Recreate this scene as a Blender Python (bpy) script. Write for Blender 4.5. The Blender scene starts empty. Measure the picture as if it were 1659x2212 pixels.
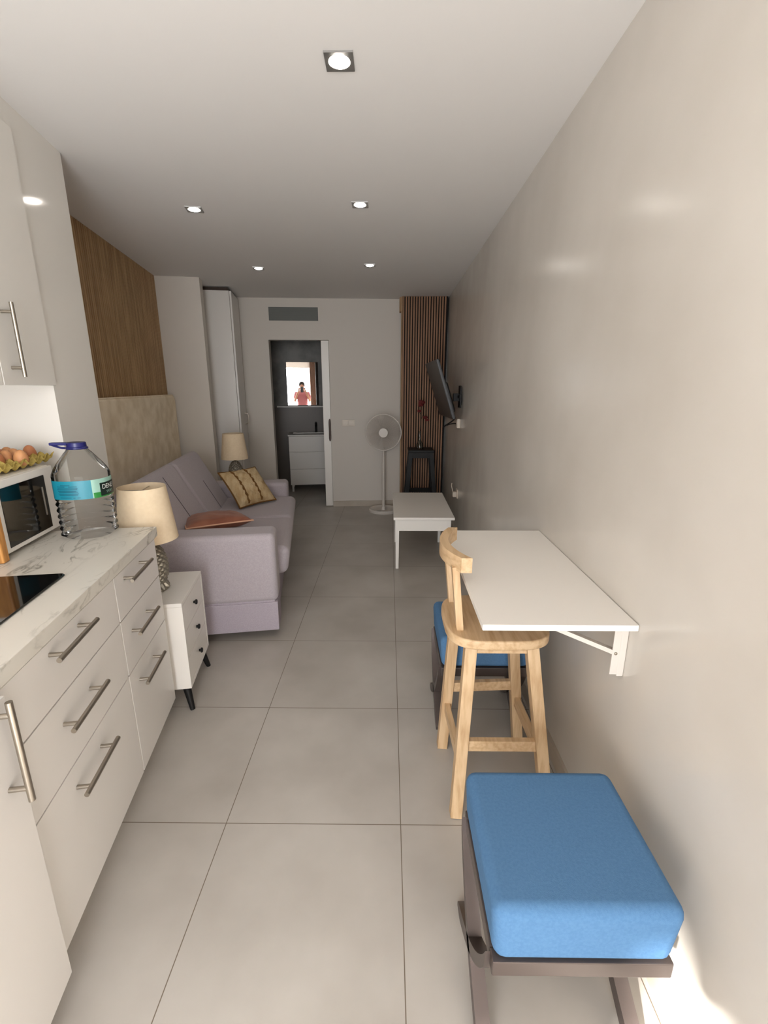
import bpy, bmesh, math, random
from mathutils import Vector, Matrix
random.seed(7)
sc = bpy.context.scene
COL = sc.collection
PI = math.pi

# ---------------------------------------------------------------- camera, world, sun, exposure
F_PX = 1000.0
PITCH = math.atan(0.268)
YAW = math.atan(0.01014)
cam_d = bpy.data.cameras.new('camera')
cam = bpy.data.objects.new('camera', cam_d)
COL.objects.link(cam)
cam_d.sensor_fit = 'HORIZONTAL'
cam_d.sensor_width = 36.0
cam_d.lens = 36.0 * F_PX / 1659.0
cam_d.clip_start = 0.02
cam.location = (0, 0, 1.45)
cam.rotation_euler = (PI / 2 - PITCH, 0, YAW)
sc.camera = cam

sc.view_settings.view_transform = 'Standard'
sc.view_settings.look = 'None'
sc.view_settings.gamma = 1.0
sc.view_settings.use_curve_mapping = False
sc.view_settings.exposure = -0.37
sc.cycles.use_denoising = True
sc.cycles.max_bounces = 14
sc.cycles.diffuse_bounces = 8
sc.cycles.glossy_bounces = 5
sc.cycles.transmission_bounces = 8
sc.cycles.transparent_max_bounces = 16
sc.cycles.sample_clamp_indirect = 8.0
sc.cycles.caustics_reflective = False
sc.cycles.caustics_refractive = False

WORLD_STRENGTH = 17.0
world = bpy.data.worlds.new('sky')
sc.world = world
world.use_nodes = True
bg = world.node_tree.nodes['Background']
bg.inputs[0].default_value = (0.96, 0.98, 1.0, 1)
bg.inputs[1].default_value = WORLD_STRENGTH

sun_d = bpy.data.lights.new('sun', 'SUN')
sun_d.energy = 45.0
sun_d.angle = math.radians(2.5)
sun_d.color = (1.0, 0.96, 0.91)
sun = bpy.data.objects.new('sun', sun_d)
COL.objects.link(sun)
sdir = Vector((0.64, 0.76, -0.66)).normalized()     # travels into the room from the terrace door
sun.rotation_euler = sdir.to_track_quat('-Z', 'Y').to_euler()
sun.location = (-1, -4, 4)

OPEN_X0, OPEN_X1, OPEN_Z, FRONT_Y = -1.13, 0.50, 2.06, -1.20
pd = bpy.data.lights.new('sky_portal', 'AREA')
pd.shape = 'RECTANGLE'
pd.size = OPEN_X1 - OPEN_X0
pd.size_y = OPEN_Z
pd.cycles.is_portal = True
portal = bpy.data.objects.new('sky_portal', pd)
COL.objects.link(portal)
portal.location = ((OPEN_X0 + OPEN_X1) / 2, FRONT_Y - 0.06, OPEN_Z / 2)
portal.rotation_euler = (PI / 2, 0, 0)              # faces +Y, into the room
portal.rotation_euler = Vector((0, 1, 0)).to_track_quat('-Z', 'Z').to_euler()

SPOT_W = 0.4

# ---------------------------------------------------------------- helpers
A = math.radians(9.5)      # the left side of the room stands at this angle to the floor tiles
A2 = math.radians(10.3)    # bathroom
CEIL = 2.43


def lin(c):
    c = c / 255.0
    return c / 12.92 if c <= 0.04045 else ((c + 0.055) / 1.055) ** 2.4


def rgb(r, g, b):
    return (lin(r), lin(g), lin(b), 1.0)


class Mat:
    """node material; colour may carry noise and the surface a bump"""
    def __init__(self, name, col, rough=0.5, metal=0.0, spec=0.5, col2=None, scale=8.0, stretch=(1, 1, 1),
                 bump=0.0, bscale=200.0, detail=3.0, trans=0.0, coat=0.0, sheen=0.0, ramp=(0.35, 0.65), rot=(0, 0, 0), bstretch=None):
        m = bpy.data.materials.new(name)
        m.use_nodes = True
        nt = m.node_tree
        self.m, self.nt = m, nt
        p = nt.nodes['Principled BSDF']
        self.p = p
        p.inputs['Base Color'].default_value = col
        p.inputs['Roughness'].default_value = rough
        p.inputs['Metallic'].default_value = metal
        p.inputs['Specular IOR Level'].default_value = spec
        if trans:
            p.inputs['Transmission Weight'].default_value = trans
        if coat:
            p.inputs['Coat Weight'].default_value = coat
            p.inputs['Coat Roughness'].default_value = 0.08
        if sheen:
            p.inputs['Sheen Weight'].default_value = sheen
        tc = nt.nodes.new('ShaderNodeTexCoord')
        self.tc = tc
        if col2 is not None:
            mp = nt.nodes.new('ShaderNodeMapping')
            mp.inputs['Scale'].default_value = stretch
            mp.inputs['Rotation'].default_value = rot
            nz = nt.nodes.new('ShaderNodeTexNoise')
            nz.inputs['Scale'].default_value = scale
            nz.inputs['Detail'].default_value = detail
            rp = nt.nodes.new('ShaderNodeValToRGB')
            rp.color_ramp.elements[0].position = ramp[0]
            rp.color_ramp.elements[1].position = ramp[1]
            rp.color_ramp.elements[0].color = col
            rp.color_ramp.elements[1].color = col2
            nt.links.new(tc.outputs['Object'], mp.inputs[0])
            nt.links.new(mp.outputs[0], nz.inputs[0])
            nt.links.new(nz.outputs[0], rp.inputs[0])
            nt.links.new(rp.outputs[0], p.inputs['Base Color'])
            self.noise, self.ramp = nz, rp
        if bump:
            n2 = nt.nodes.new('ShaderNodeTexNoise')
            n2.inputs['Scale'].default_value = bscale
            n2.inputs['Detail'].default_value = 2.0
            bp = nt.nodes.new('ShaderNodeBump')
            bp.inputs['Strength'].default_value = bump
            bp.inputs['Distance'].default_value = 0.01
            if bstretch:
                mb_ = nt.nodes.new('ShaderNodeMapping')
                mb_.inputs['Scale'].default_value = bstretch
                nt.links.new(tc.outputs['Object'], mb_.inputs[0])
                nt.links.new(mb_.outputs[0], n2.inputs[0])
            else:
                nt.links.new(tc.outputs['Object'], n2.inputs[0])
            nt.links.new(n2.outputs[0], bp.inputs['Height'])
            nt.links.new(bp.outputs[0], p.inputs['Normal'])


def emit_mat(name, col, strength):
    m = bpy.data.materials.new(name)
    m.use_nodes = True
    nt = m.node_tree
    nt.nodes.clear()
    e = nt.nodes.new('ShaderNodeEmission')
    e.inputs[0].default_value = col
    e.inputs[1].default_value = strength
    o = nt.nodes.new('ShaderNodeOutputMaterial')
    nt.links.new(e.outputs[0], o.inputs[0])
    return m


class MB:
    def __init__(self):
        self.bm = bmesh.new()

    def _merge(self, b2, mat=None):
        me = bpy.data.meshes.new('tmp')
        b2.to_mesh(me)
        b2.free()
        if mat is not None:
            me.transform(mat)
        self.bm.from_mesh(me)
        bpy.data.meshes.remove(me)
        return self

    def box(self, x0, x1, y0, y1, z0, z1, bev=0.0, seg=2, mat=None):
        b = bmesh.new()
        r = bmesh.ops.create_cube(b, size=1.0)
        for v in b.verts:
            v.co = Vector(((x0 + x1) / 2 + v.co.x * (x1 - x0), (y0 + y1) / 2 + v.co.y * (y1 - y0), (z0 + z1) / 2 + v.co.z * (z1 - z0)))
        if bev > 0:
            bmesh.ops.bevel(b, geom=list(b.edges), offset=bev, segments=seg, profile=0.5, affect='EDGES')
        return self._merge(b, mat)

    def tube(self, pts, r, n=10, cap=True, mat=None):
        """sweep a circle (or ellipse radii) along points; r may be a list"""
        pts = [Vector(p) for p in pts]
        rs = r if isinstance(r, (list, tuple)) else [r] * len(pts)
        b = bmesh.new()
        rings = []
        up = None
        for i, p in enumerate(pts):
            d = (pts[min(i + 1, len(pts) - 1)] - pts[max(i - 1, 0)]).normalized()
            if up is None:
                up = Vector((0, 0, 1)) if abs(d.z) < 0.9 else Vector((1, 0, 0))
            s = d.cross(up).normalized()
            up = s.cross(d).normalized()
            rings.append([b.verts.new(p + (s * math.cos(2 * PI * k / n) + up * math.sin(2 * PI * k / n)) * rs[i]) for k in range(n)])
        for a_, c_ in zip(rings, rings[1:]):
            for k in range(n):
                b.faces.new((a_[k], a_[(k + 1) % n], c_[(k + 1) % n], c_[k]))
        if cap:
            b.faces.new(rings[0][::-1])
            b.faces.new(rings[-1])
        bmesh.ops.recalc_face_normals(b, faces=list(b.faces))
        return self._merge(b, mat)

    def bar(self, p0, p1, w, h, side=(1, 0, 0), w1=None, h1=None, bev=0.0):
        """square bar from p0 to p1; w is measured along side, h across it"""
        p0, p1 = Vector(p0), Vector(p1)
        d = (p1 - p0).normalized()
        s = Vector(side)
        s = (s - d * s.dot(d)).normalized()
        t = d.cross(s)
        w1 = w if w1 is None else w1
        h1 = h if h1 is None else h1
        b = bmesh.new()
        ring = []
        for p, ww, hh in ((p0, w, h), (p1, w1, h1)):
            ring.append([b.verts.new(p + s * ww / 2 * i + t * hh / 2 * j) for i, j in ((-1, -1), (1, -1), (1, 1), (-1, 1))])
        for k in range(4):
            b.faces.new((ring[0][k], ring[0][(k + 1) % 4], ring[1][(k + 1) % 4], ring[1][k]))
        b.faces.new(ring[0][::-1])
        b.faces.new(ring[1])
        bmesh.ops.recalc_face_normals(b, faces=list(b.faces))
        if bev:
            bmesh.ops.bevel(b, geom=list(b.edges), offset=bev, segments=2, profile=0.5, affect='EDGES')
        return self._merge(b)

    def lathe(self, prof, c=(0, 0, 0), n=32, fn=None, mat=None, close=False):
        """prof: (radius, z) list turned about the vertical through c; fn(theta, z) scales the radius"""
        b = bmesh.new()
        rings = []
        for r, z in prof:
            if r < 1e-6:
                rings.append([b.verts.new((c[0], c[1], c[2] + z))])
            else:
                rings.append([b.verts.new((c[0] + r * (fn(2 * PI * k / n, z) if fn else 1) * math.cos(2 * PI * k / n),
                                           c[1] + r * (fn(2 * PI * k / n, z) if fn else 1) * math.sin(2 * PI * k / n), c[2] + z)) for k in range(n)])
        if close:
            rings.append(rings[0])
        for a_, c_ in zip(rings, rings[1:]):
            if len(a_) == 1 and len(c_) == 1:
                continue
            for k in range(n):
                k2 = (k + 1) % n
                if len(a_) == 1:
                    b.faces.new((a_[0], c_[k2], c_[k]))
                elif len(c_) == 1:
                    b.faces.new((a_[k], a_[k2], c_[0]))
                else:
                    b.faces.new((a_[k], a_[k2], c_[k2], c_[k]))
        bmesh.ops.recalc_face_normals(b, faces=list(b.faces))
        return self._merge(b, mat)

    def prism(self, poly, z0, z1, bev=0.0, mat=None, seg=2):
        b = bmesh.new()
        lo = [b.verts.new((x, y, z0)) for x, y in poly]
        hi = [b.verts.new((x, y, z1)) for x, y in poly]
        n = len(poly)
        b.faces.new(lo[::-1])
        b.faces.new(hi)
        for k in range(n):
            b.faces.new((lo[k], lo[(k + 1) % n], hi[(k + 1) % n], hi[k]))
        bmesh.ops.recalc_face_normals(b, faces=list(b.faces))
        if bev:
            es = [e for e in b.edges if abs(e.verts[0].co.z - e.verts[1].co.z) < 1e-6]
            bmesh.ops.bevel(b, geom=es, offset=bev, segments=seg, profile=0.5, affect='EDGES')
        return self._merge(b, mat)

    def ball(self, c, rx, ry, rz, n=20, mat=None):
        b = bmesh.new()
        bmesh.ops.create_uvsphere(b, u_segments=n, v_segments=n // 2, radius=1.0)
        for v in b.verts:
            v.co = Vector((c[0] + v.co.x * rx, c[1] + v.co.y * ry, c[2] + v.co.z * rz))
        return self._merge(b, mat)

    def pillow(self, w, h, th, mat, n=22, pinch=0.07, wob=0.0):
        b = bmesh.new()
        rnd = [random.uniform(0, 6.28) for _ in range(4)]
        sides = []
        for sgn in (1, -1):
            g = []
            for i in range(n + 1):
                row = []
                for j in range(n + 1):
                    u, v = -1 + 2 * i / n, -1 + 2 * j / n
                    e = max(0.0, (1 - u ** 2)) * max(0.0, (1 - v ** 2))
                    x = w / 2 * u * (1 - pinch * (1 - v * v))
                    y = h / 2 * v * (1 - pinch * (1 - u * u))
                    z = sgn * (th / 2) * e ** 0.42
                    if wob:
                        z += wob * e ** 0.5 * (math.sin(9 * u + rnd[0] + 3 * v) * math.sin(7 * v + rnd[1]) + 0.5 * math.sin(15 * v + rnd[2] + 6 * u))
                    row.append(b.verts.new((x, y, z)))
                g.append(row)
            sides.append(g)
            for i in range(n):
                for j in range(n):
                    q = (g[i][j], g[i + 1][j], g[i + 1][j + 1], g[i][j + 1])
                    b.faces.new(q if sgn > 0 else q[::-1])
        bmesh.ops.remove_doubles(b, verts=list(b.verts), dist=1e-5)
        return self._merge(b, mat)

    def mesh(self, name, shift=None, smooth=38):
        me = bpy.data.meshes.new(name)
        self.bm.to_mesh(me)
        self.bm.free()
        if shift is not None:
            me.transform(Matrix.Translation(-Vector(shift)))
        for p in me.polygons:
            p.use_smooth = True
        me.set_sharp_from_angle(angle=math.radians(smooth))
        return me


def getm(m):
    return m.m if isinstance(m, Mat) else m


def wn(ob):
    w = ob.modifiers.new('weighted_normal', 'WEIGHTED_NORMAL')
    w.keep_sharp = True
    w.weight = 80


def rz(ang):
    return Matrix.Rotation(ang, 4, 'Z')


class Thing:
    """an Empty at the thing's base; parts are drawn in frame coordinates turned by ang about the world's vertical"""
    def __init__(self, name, label, cat, org, ang=0.0, group=None):
        self.o = bpy.data.objects.new(name, None)
        self.o.empty_display_size = 0.05
        COL.objects.link(self.o)
        self.org = Vector(org)
        self.o.location = rz(ang) @ self.org
        self.o.rotation_euler = (0, 0, ang)
        self.o['label'], self.o['category'] = label, cat
        if group:
            self.o['group'] = group

    def part(self, name, mb, mat, parent=None, label=None, smooth=38):
        me = mb.mesh(name, self.org, smooth)
        ob = bpy.data.objects.new(name, me)
        me.materials.append(getm(mat))
        COL.objects.link(ob)
        wn(ob)
        ob.parent = parent or self.o
        if label:
            ob['label'] = label
        return ob


def single(name, label, cat, mb, mat, ang=0.0, group=None, smooth=38):
    vs = [v.co for v in mb.bm.verts]
    org = Vector(((min(v.x for v in vs) + max(v.x for v in vs)) / 2, (min(v.y for v in vs) + max(v.y for v in vs)) / 2, min(v.z for v in vs)))
    me = mb.mesh(name, org, smooth)
    ob = bpy.data.objects.new(name, me)
    me.materials.append(getm(mat))
    COL.objects.link(ob)
    wn(ob)
    ob.location = rz(ang) @ org
    ob.rotation_euler = (0, 0, ang)
    ob['label'], ob['category'] = label, cat
    if group:
        ob['group'] = group
    return ob


def struct(name, mb, mat, ang=0.0, smooth=38):
    me = mb.mesh(name, None, smooth)
    ob = bpy.data.objects.new(name, me)
    me.materials.append(getm(mat))
    COL.objects.link(ob)
    ob.rotation_euler = (0, 0, ang)
    ob['kind'] = 'structure'
    return ob


def copy_thing(root, loc, rot=None, label=None):
    r = root.copy()
    COL.objects.link(r)
    r.location = loc
    if rot is not None:
        r.rotation_euler = rot
    if label:
        r['label'] = label
    for ch in list(root.children):
        c = ch.copy()
        COL.objects.link(c)
        c.parent = r
        for g in list(ch.children):
            d = g.copy()
            COL.objects.link(d)
            d.parent = c
    return r


def ts(t, s, z=0.0):
    return rz(A) @ Vector((t, s, z))


# ---------------------------------------------------------------- materials
M_wall = Mat('painted plaster', rgb(204, 198, 190), 0.55, spec=0.35, bump=0.03, bscale=40)
M_ceil = Mat('ceiling paint', rgb(222, 220, 218), 0.8, spec=0.2)
M_white = Mat('white lacquer', rgb(212, 208, 203), 0.28, spec=0.5)
M_glosswhite = Mat('gloss white panel', rgb(222, 219, 213), 0.09, spec=0.5)
M_furn = Mat('white furniture', rgb(228, 224, 218), 0.35)
M_steel = Mat('brushed steel', rgb(172, 164, 152), 0.32, 1.0, bump=0.02, bscale=300)
M_blackglass = Mat('black glass', rgb(12, 12, 12), 0.06, spec=0.5)
M_black = Mat('black lacquer', rgb(17, 16, 16), 0.55, spec=0.3)
M_blackplastic = Mat('black plastic', rgb(18, 17, 17), 0.35)
M_sofa = Mat('lilac grey weave', rgb(176, 168, 173), 0.95, spec=0.15, col2=rgb(165, 157, 162), scale=220, bump=0.25, bscale=420, sheen=0.2)
M_sofa2 = Mat('lilac weave on the sofa base', rgb(174, 165, 174), 0.95, spec=0.15, col2=rgb(163, 154, 163), scale=220, bump=0.25, bscale=420)
M_seam = Mat('painted crease shade', rgb(96, 88, 94), 0.95, spec=0.1)
M_head = Mat('mottled beige upholstery', rgb(236, 223, 200), 0.6, spec=0.35, col2=rgb(216, 200, 172), scale=9, detail=8, bump=0.25, bscale=26)
M_pink = Mat('dusty pink velvet', rgb(156, 104, 82), 0.75, spec=0.2, col2=rgb(128, 78, 60), scale=7, sheen=0.15)
M_blue = Mat('blue cloth', rgb(82, 119, 156), 0.9, spec=0.15, col2=rgb(76, 112, 149), scale=160, bump=0.15, bscale=700)
M_frame = Mat('dark bronze metal', rgb(92, 82, 78), 0.38, 0.55)
M_pine = Mat('oiled pine', rgb(204, 175, 138), 0.5, col2=rgb(176, 143, 104), scale=7, stretch=(9, 9, 0.7), detail=5, ramp=(0.4, 0.72))
M_pineh = Mat('oiled pine laid flat', rgb(204, 175, 138), 0.5, col2=rgb(178, 145, 106), scale=7, stretch=(9, 0.8, 9), detail=5, ramp=(0.4, 0.72))
M_board = Mat('warm wood board', rgb(196, 140, 74), 0.5, col2=rgb(150, 96, 42), scale=10, stretch=(6, 6, 0.8), detail=5)
M_egg = Mat('brown eggshell', rgb(184, 122, 82), 0.55, col2=rgb(170, 104, 66), scale=30)
M_egg2 = Mat('tan eggshell', rgb(198, 144, 98), 0.55, col2=rgb(186, 128, 84), scale=30)
M_tray = Mat('yellow pulp', rgb(190, 170, 98), 0.95, spec=0.1, col2=rgb(170, 148, 80), scale=60, bump=0.3, bscale=300)
M_cap = Mat('navy plastic', rgb(24, 26, 92), 0.35)
M_shade = Mat('beige linen shade', rgb(222, 203, 174), 0.9, spec=0.1, col2=rgb(217, 197, 167), scale=60)
M_silver = Mat('aged silver ceramic', rgb(158, 152, 140), 0.34, 0.75)
M_tv = Mat('matt grey screen', rgb(46, 43, 40), 0.4)
M_fan = Mat('white plastic', rgb(205, 198, 190), 0.4)
M_vent = Mat('grey grille', rgb(104, 106, 102), 0.6)
M_plate = Mat('cream plastic plate', rgb(205, 194, 180), 0.4)
M_brown = Mat('dark brown metal', rgb(52, 36, 26), 0.45, 0.4)
M_bath_hi = Mat('grey stucco', rgb(92, 90, 86), 0.45, col2=rgb(132, 129, 122), scale=4, detail=3, bump=0.3, bscale=12)
M_bath_lo = Mat('dark smooth stucco', rgb(98, 88, 80), 0.4)
M_mirror = Mat('mirror', (0.9, 0.9, 0.9, 1), 0.0, 1.0)
M_red = Mat('dark red petals', rgb(92, 16, 16), 0.7)
M_stem = Mat('dark stem', rgb(30, 22, 16), 0.8)
M_skin = Mat('skin', rgb(190, 140, 114), 0.6)
M_hair = Mat('dark hair', rgb(36, 28, 24), 0.7)
M_shirt = Mat('dusty pink cotton', rgb(190, 120, 124), 0.9)
M_trouser = Mat('dark blue cotton', rgb(46, 52, 70), 0.9)
M_curtain = Mat('brown curtain', rgb(120, 96, 80), 0.95)
M_bulb = emit_mat('lit bulb', (1.0, 0.93, 0.84, 1), 90.0)
M_alu = Mat('grey aluminium', rgb(150, 148, 145), 0.35, 0.8)
M_base = Mat('tile skirting', rgb(178, 168, 154), 0.45, col2=rgb(168, 157, 143), scale=6)

# worktop: white marble with grey veins
M_marble = Mat('white marble laminate', rgb(204, 200, 190), 0.3)
nt = M_marble.nt
nz = nt.nodes.new('ShaderNodeTexNoise')
nz.inputs['Scale'].default_value = 5.0
nz.inputs['Detail'].default_value = 9
nz.inputs['Distortion'].default_value = 1.6
mp = nt.nodes.new('ShaderNodeMapping')
mp.inputs['Rotation'].default_value = (0, 0, 0.6)
mp.inputs['Scale'].default_value = (2.6, 0.7, 1)
sb = nt.nodes.new('ShaderNodeMath'); sb.operation = 'SUBTRACT'; sb.inputs[1].default_value = 0.52
ab = nt.nodes.new('ShaderNodeMath'); ab.operation = 'ABSOLUTE'
n2 = nt.nodes.new('ShaderNodeTexNoise'); n2.inputs['Scale'].default_value = 3.0
ml = nt.nodes.new('ShaderNodeMath'); ml.operation = 'MULTIPLY_ADD'; ml.inputs[1].default_value = -0.02; ml.inputs[2].default_value = 0.0
rp = nt.nodes.new('ShaderNodeValToRGB')
rp.color_ramp.elements[0].position = 0.0
rp.color_ramp.elements[0].color = rgb(128, 124, 114)
rp.color_ramp.elements[1].position = 0.04
rp.color_ramp.elements[1].color = rgb(206, 202, 193)
e_ = rp.color_ramp.elements.new(0.018); e_.color = rgb(186, 182, 172)
n3 = nt.nodes.new('ShaderNodeTexNoise'); n3.inputs['Scale'].default_value = 2.3
r3 = nt.nodes.new('ShaderNodeValToRGB')
r3.color_ramp.elements[0].position = 0.42; r3.color_ramp.elements[1].position = 0.56
mx = nt.nodes.new('ShaderNodeMix'); mx.data_type = 'RGBA'
nt.links.new(M_marble.tc.outputs['Object'], mp.inputs[0])
nt.links.new(mp.outputs[0], nz.inputs[0])
nt.links.new(mp.outputs[0], n3.inputs[0])
nt.links.new(nz.outputs[0], sb.inputs[0])
nt.links.new(sb.outputs[0], ab.inputs[0])
nt.links.new(ab.outputs[0], rp.inputs[0])
nt.links.new(n3.outputs[0], r3.inputs[0])
nt.links.new(r3.outputs[0], mx.inputs['Factor'])
mx.inputs['A'].default_value = rgb(206, 202, 193)
nt.links.new(rp.outputs[0], mx.inputs['B'])
nt.links.new(mx.outputs['Result'], M_marble.p.inputs['Base Color'])

# floor tiles 60 x 60 with fine grey joints
M_floor = Mat('porcelain floor tile', rgb(183, 178, 171), 0.36, spec=0.45, col2=rgb(163, 157, 149), scale=2.6, detail=6, ramp=(0.3, 0.7))
nt = M_floor.nt
sep = nt.nodes.new('ShaderNodeSeparateXYZ')
nt.links.new(M_floor.tc.outputs['Object'], sep.inputs[0])


def joint(sock, off, period, half):
    a_ = nt.nodes.new('ShaderNodeMath'); a_.operation = 'SUBTRACT'; a_.inputs[1].default_value = off - period * 20
    b_ = nt.nodes.new('ShaderNodeMath'); b_.operation = 'PINGPONG'; b_.inputs[1].default_value = period / 2
    # distance to the nearest joint
    c_ = nt.nodes.new('ShaderNodeMath'); c_.operation = 'LESS_THAN'; c_.inputs[1].default_value = half
    nt.links.new(sock, a_.inputs[0])
    nt.links.new(a_.outputs[0], b_.inputs[0])
    nt.links.new(b_.outputs[0], c_.inputs[0])
    return c_.outputs[0]


jx = joint(sep.outputs[0], 0.0445, 0.601, 0.0014)
jy = joint(sep.outputs[1], 1.259, 0.597, 0.0014)
mxj = nt.nodes.new('ShaderNodeMath'); mxj.operation = 'MAXIMUM'
nt.links.new(jx, mxj.inputs[0]); nt.links.new(jy, mxj.inputs[1])
mxc = nt.nodes.new('ShaderNodeMix'); mxc.data_type = 'RGBA'
nt.links.new(mxj.outputs[0], mxc.inputs['Factor'])
nt.links.new(M_floor.ramp.outputs[0], mxc.inputs['A'])
mxc.inputs['B'].default_value = rgb(104, 92, 78)
nt.links.new(mxc.outputs['Result'], M_floor.p.inputs['Base Color'])

# right wall: polished stucco, faint trowel patches, glossy
M_stucco = Mat('polished stucco', rgb(205, 200, 192), 0.3, spec=0.5, col2=rgb(194, 188, 179), scale=1.8, detail=7, ramp=(0.35, 0.7), bump=0.05, bscale=7)
nt = M_stucco.nt
vo = nt.nodes.new('ShaderNodeTexNoise'); vo.inputs['Scale'].default_value = 3.5; vo.inputs['Detail'].default_value = 3
mr = nt.nodes.new('ShaderNodeMapRange'); mr.inputs['To Min'].default_value = 0.13; mr.inputs['To Max'].default_value = 0.30
nt.links.new(M_stucco.tc.outputs['Object'], vo.inputs[0])
nt.links.new(vo.outputs[0], mr.inputs[0])
nt.links.new(mr.outputs[0], M_stucco.p.inputs['Roughness'])

# slatted oak
M_slat = Mat('oak slat', rgb(172, 140, 102), 0.6, col2=rgb(138, 106, 72), scale=6, stretch=(6, 6, 0.5), detail=5)
M_slat2 = Mat('walnut slat', rgb(152, 112, 82), 0.6, col2=rgb(126, 90, 62), scale=6, stretch=(6, 6, 0.5), detail=5)
M_felt = Mat('dark felt', rgb(15, 12, 10), 0.95)

# clear plastic for the water bottle and glass vase
def clear_mat(name, tint, gloss):
    m = bpy.data.materials.new(name)
    m.use_nodes = True
    nt = m.node_tree
    nt.nodes.clear()
    out = nt.nodes.new('ShaderNodeOutputMaterial')
    tr = nt.nodes.new('ShaderNodeBsdfTransparent'); tr.inputs[0].default_value = tint
    gl = nt.nodes.new('ShaderNodeBsdfGlossy'); gl.inputs['Roughness'].default_value = 0.06
    fr = nt.nodes.new('ShaderNodeLayerWeight'); fr.inputs[0].default_value = gloss
    mx = nt.nodes.new('ShaderNodeMixShader')
    nt.links.new(fr.outputs['Fresnel'], mx.inputs[0])
    nt.links.new(tr.outputs[0], mx.inputs[1])
    nt.links.new(gl.outputs[0], mx.inputs[2])
    nt.links.new(mx.outputs[0], out.inputs[0])
    return m


M_pet = clear_mat('clear plastic', (0.955, 0.96, 0.955, 1), 0.17)
M_glass = clear_mat('clear glass', (0.9, 0.92, 0.9, 1), 0.3)

# ---------------------------------------------------------------- the room
RW = 0.67        # right wall
LT = -1.36       # left wall, in the turned frame
struct('floor', MB().box(-5, 3.0, -1.4, 9.0, -0.1, 0.0), M_floor)
struct('ceiling', MB().box(-5, 3.0, -1.4, 9.0, CEIL, CEIL + 0.1), M_ceil)
struct('wall_right', MB().box(RW, RW + 0.15, -1.4, 7.0, 0, CEIL), M_stucco)
struct('wall_left', MB().box(LT - 0.15, LT, -1.06, 5.95, 0, CEIL), M_wall, A)
PIER_S0, PIER_S1, PIER_T = 2.125, 2.52, -1.02
struct('wall_pier', MB().box(LT, PIER_T, PIER_S0, PIER_S1, 0, CEIL).box(LT, PIER_T, 0.2, PIER_S0, 2.345, CEIL), M_glosswhite, A)
struct('wall_nib', MB().box(LT, -0.955, 4.86, 4.99, 0, CEIL), M_wall, A)

# back wall, turned 4 degrees, with the bathroom doorway
BA = math.radians(4.0)
BY = 5.72          # distance of the wall in its own turned frame
B0, B1 = -2.35, 1.1


def bx(X, Y=None):
    """room X on the back wall -> the wall's own x"""
    return (X + BY * math.sin(BA)) / math.cos(BA)


DX0, DX1, DZ = bx(-1.385), bx(-0.70), 1.985
wb = MB()
wb.box(B0, DX0, BY, BY + 0.12, 0, CEIL)
wb.box(DX1, bx(0.668), BY, BY + 0.12, 0, CEIL)
wb.box(DX0, DX1, BY, BY + 0.12, DZ, CEIL)
struct('wall_back', wb, M_wall, BA)
# front wall behind the camera with the terrace door opening
wf = MB()
wf.box(-3.0, OPEN_X0, FRONT_Y - 0.12, FRONT_Y, 0, CEIL)
wf.box(OPEN_X1, RW, FRONT_Y - 0.12, FRONT_Y, 0, CEIL)
wf.box(OPEN_X0, OPEN_X1, FRONT_Y - 0.12, FRONT_Y, OPEN_Z, CEIL)
struct('wall_front', wf, M_wall)
# bathroom
struct('wall_bathroom', MB().box(-1.0, 1.1, 7.10, 7.2, 1.175, CEIL).box(-0.95, -0.85, 5.6, 7.1, 0, CEIL).box(0.75, 0.85, 5.75, 7.1, 0, CEIL), M_bath_hi, A2)
struct('wall_bathroom_lower', MB().box(-1.0, 1.1, 7.10, 7.2, 0, 1.175), M_bath_lo, A2)

struct('baseboard_right', MB().box(RW - 0.012, RW, FRONT_Y, 5.5, 0, 0.07), M_base)
struct('baseboard_back', MB().box(DX1 + 0.005, bx(0.14), BY - 0.012, BY, 0, 0.07), M_base, BA)

# sliding door leaf, mostly inside the wall
dr = Thing('door_1', 'white sliding door leaf edging the bathroom doorway, with brown pull plate', 'door', (DX1 - 0.045, BY + 0.03, 0), BA)
dr.o['kind'] = 'structure'
lf = dr.part('door_leaf', MB().box(DX1 - 0.09, DX1 - 0.002, BY - 0.004, BY + 0.035, 0.008, DZ - 0.005, 0.003), M_furn)
hm = MB()
hx, hz = DX1 - 0.015, 0.955
hm.prism([(hx + 0.026 * math.sin(k / 24 * 2 * PI) * (0.75 + 0.25 * math.cos(k / 24 * 4 * PI)), 0.135 * math.cos(k / 24 * 2 * PI)) for k in range(24)], 0, 0.008,
         mat=Matrix.Translation((0, BY - 0.004, hz)) @ Matrix.Rotation(PI / 2, 4, 'X'))
hm.box(hx - 0.007, hx + 0.007, BY - 0.018, BY - 0.010, hz - 0.08, hz + 0.08, 0.003)
dr.part('pull_plate', hm, M_brown)

# ventilation grille over the doorway
vt = Thing('air_vent', 'grey rectangular grille in white frame above bathroom doorway', 'vent', (bx(-1.08), BY, 2.18), BA)
v0, v1 = bx(-1.365), bx(-0.81)
vf = MB()
for (a0, a1, c0, c1) in ((v0 - 0.03, v1 + 0.03, 2.165, 2.19), (v0 - 0.03, v1 + 0.03, 2.335, 2.36), (v0 - 0.03, v0, 2.19, 2.335), (v1, v1 + 0.03, 2.19, 2.335)):
    vf.box(a0, a1, BY - 0.006, BY, c0, c1)
vt.part('frame', vf, M_wall)
vg = MB().box(v0, v1, BY - 0.002, BY, 2.19, 2.335)
for k in range(14):
    z = 2.195 + k * 0.0102
    vg.box(v0, v1, BY - 0.005, BY - 0.002, z, z + 0.005)
vt.part('grille', vg, M_vent)

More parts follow.
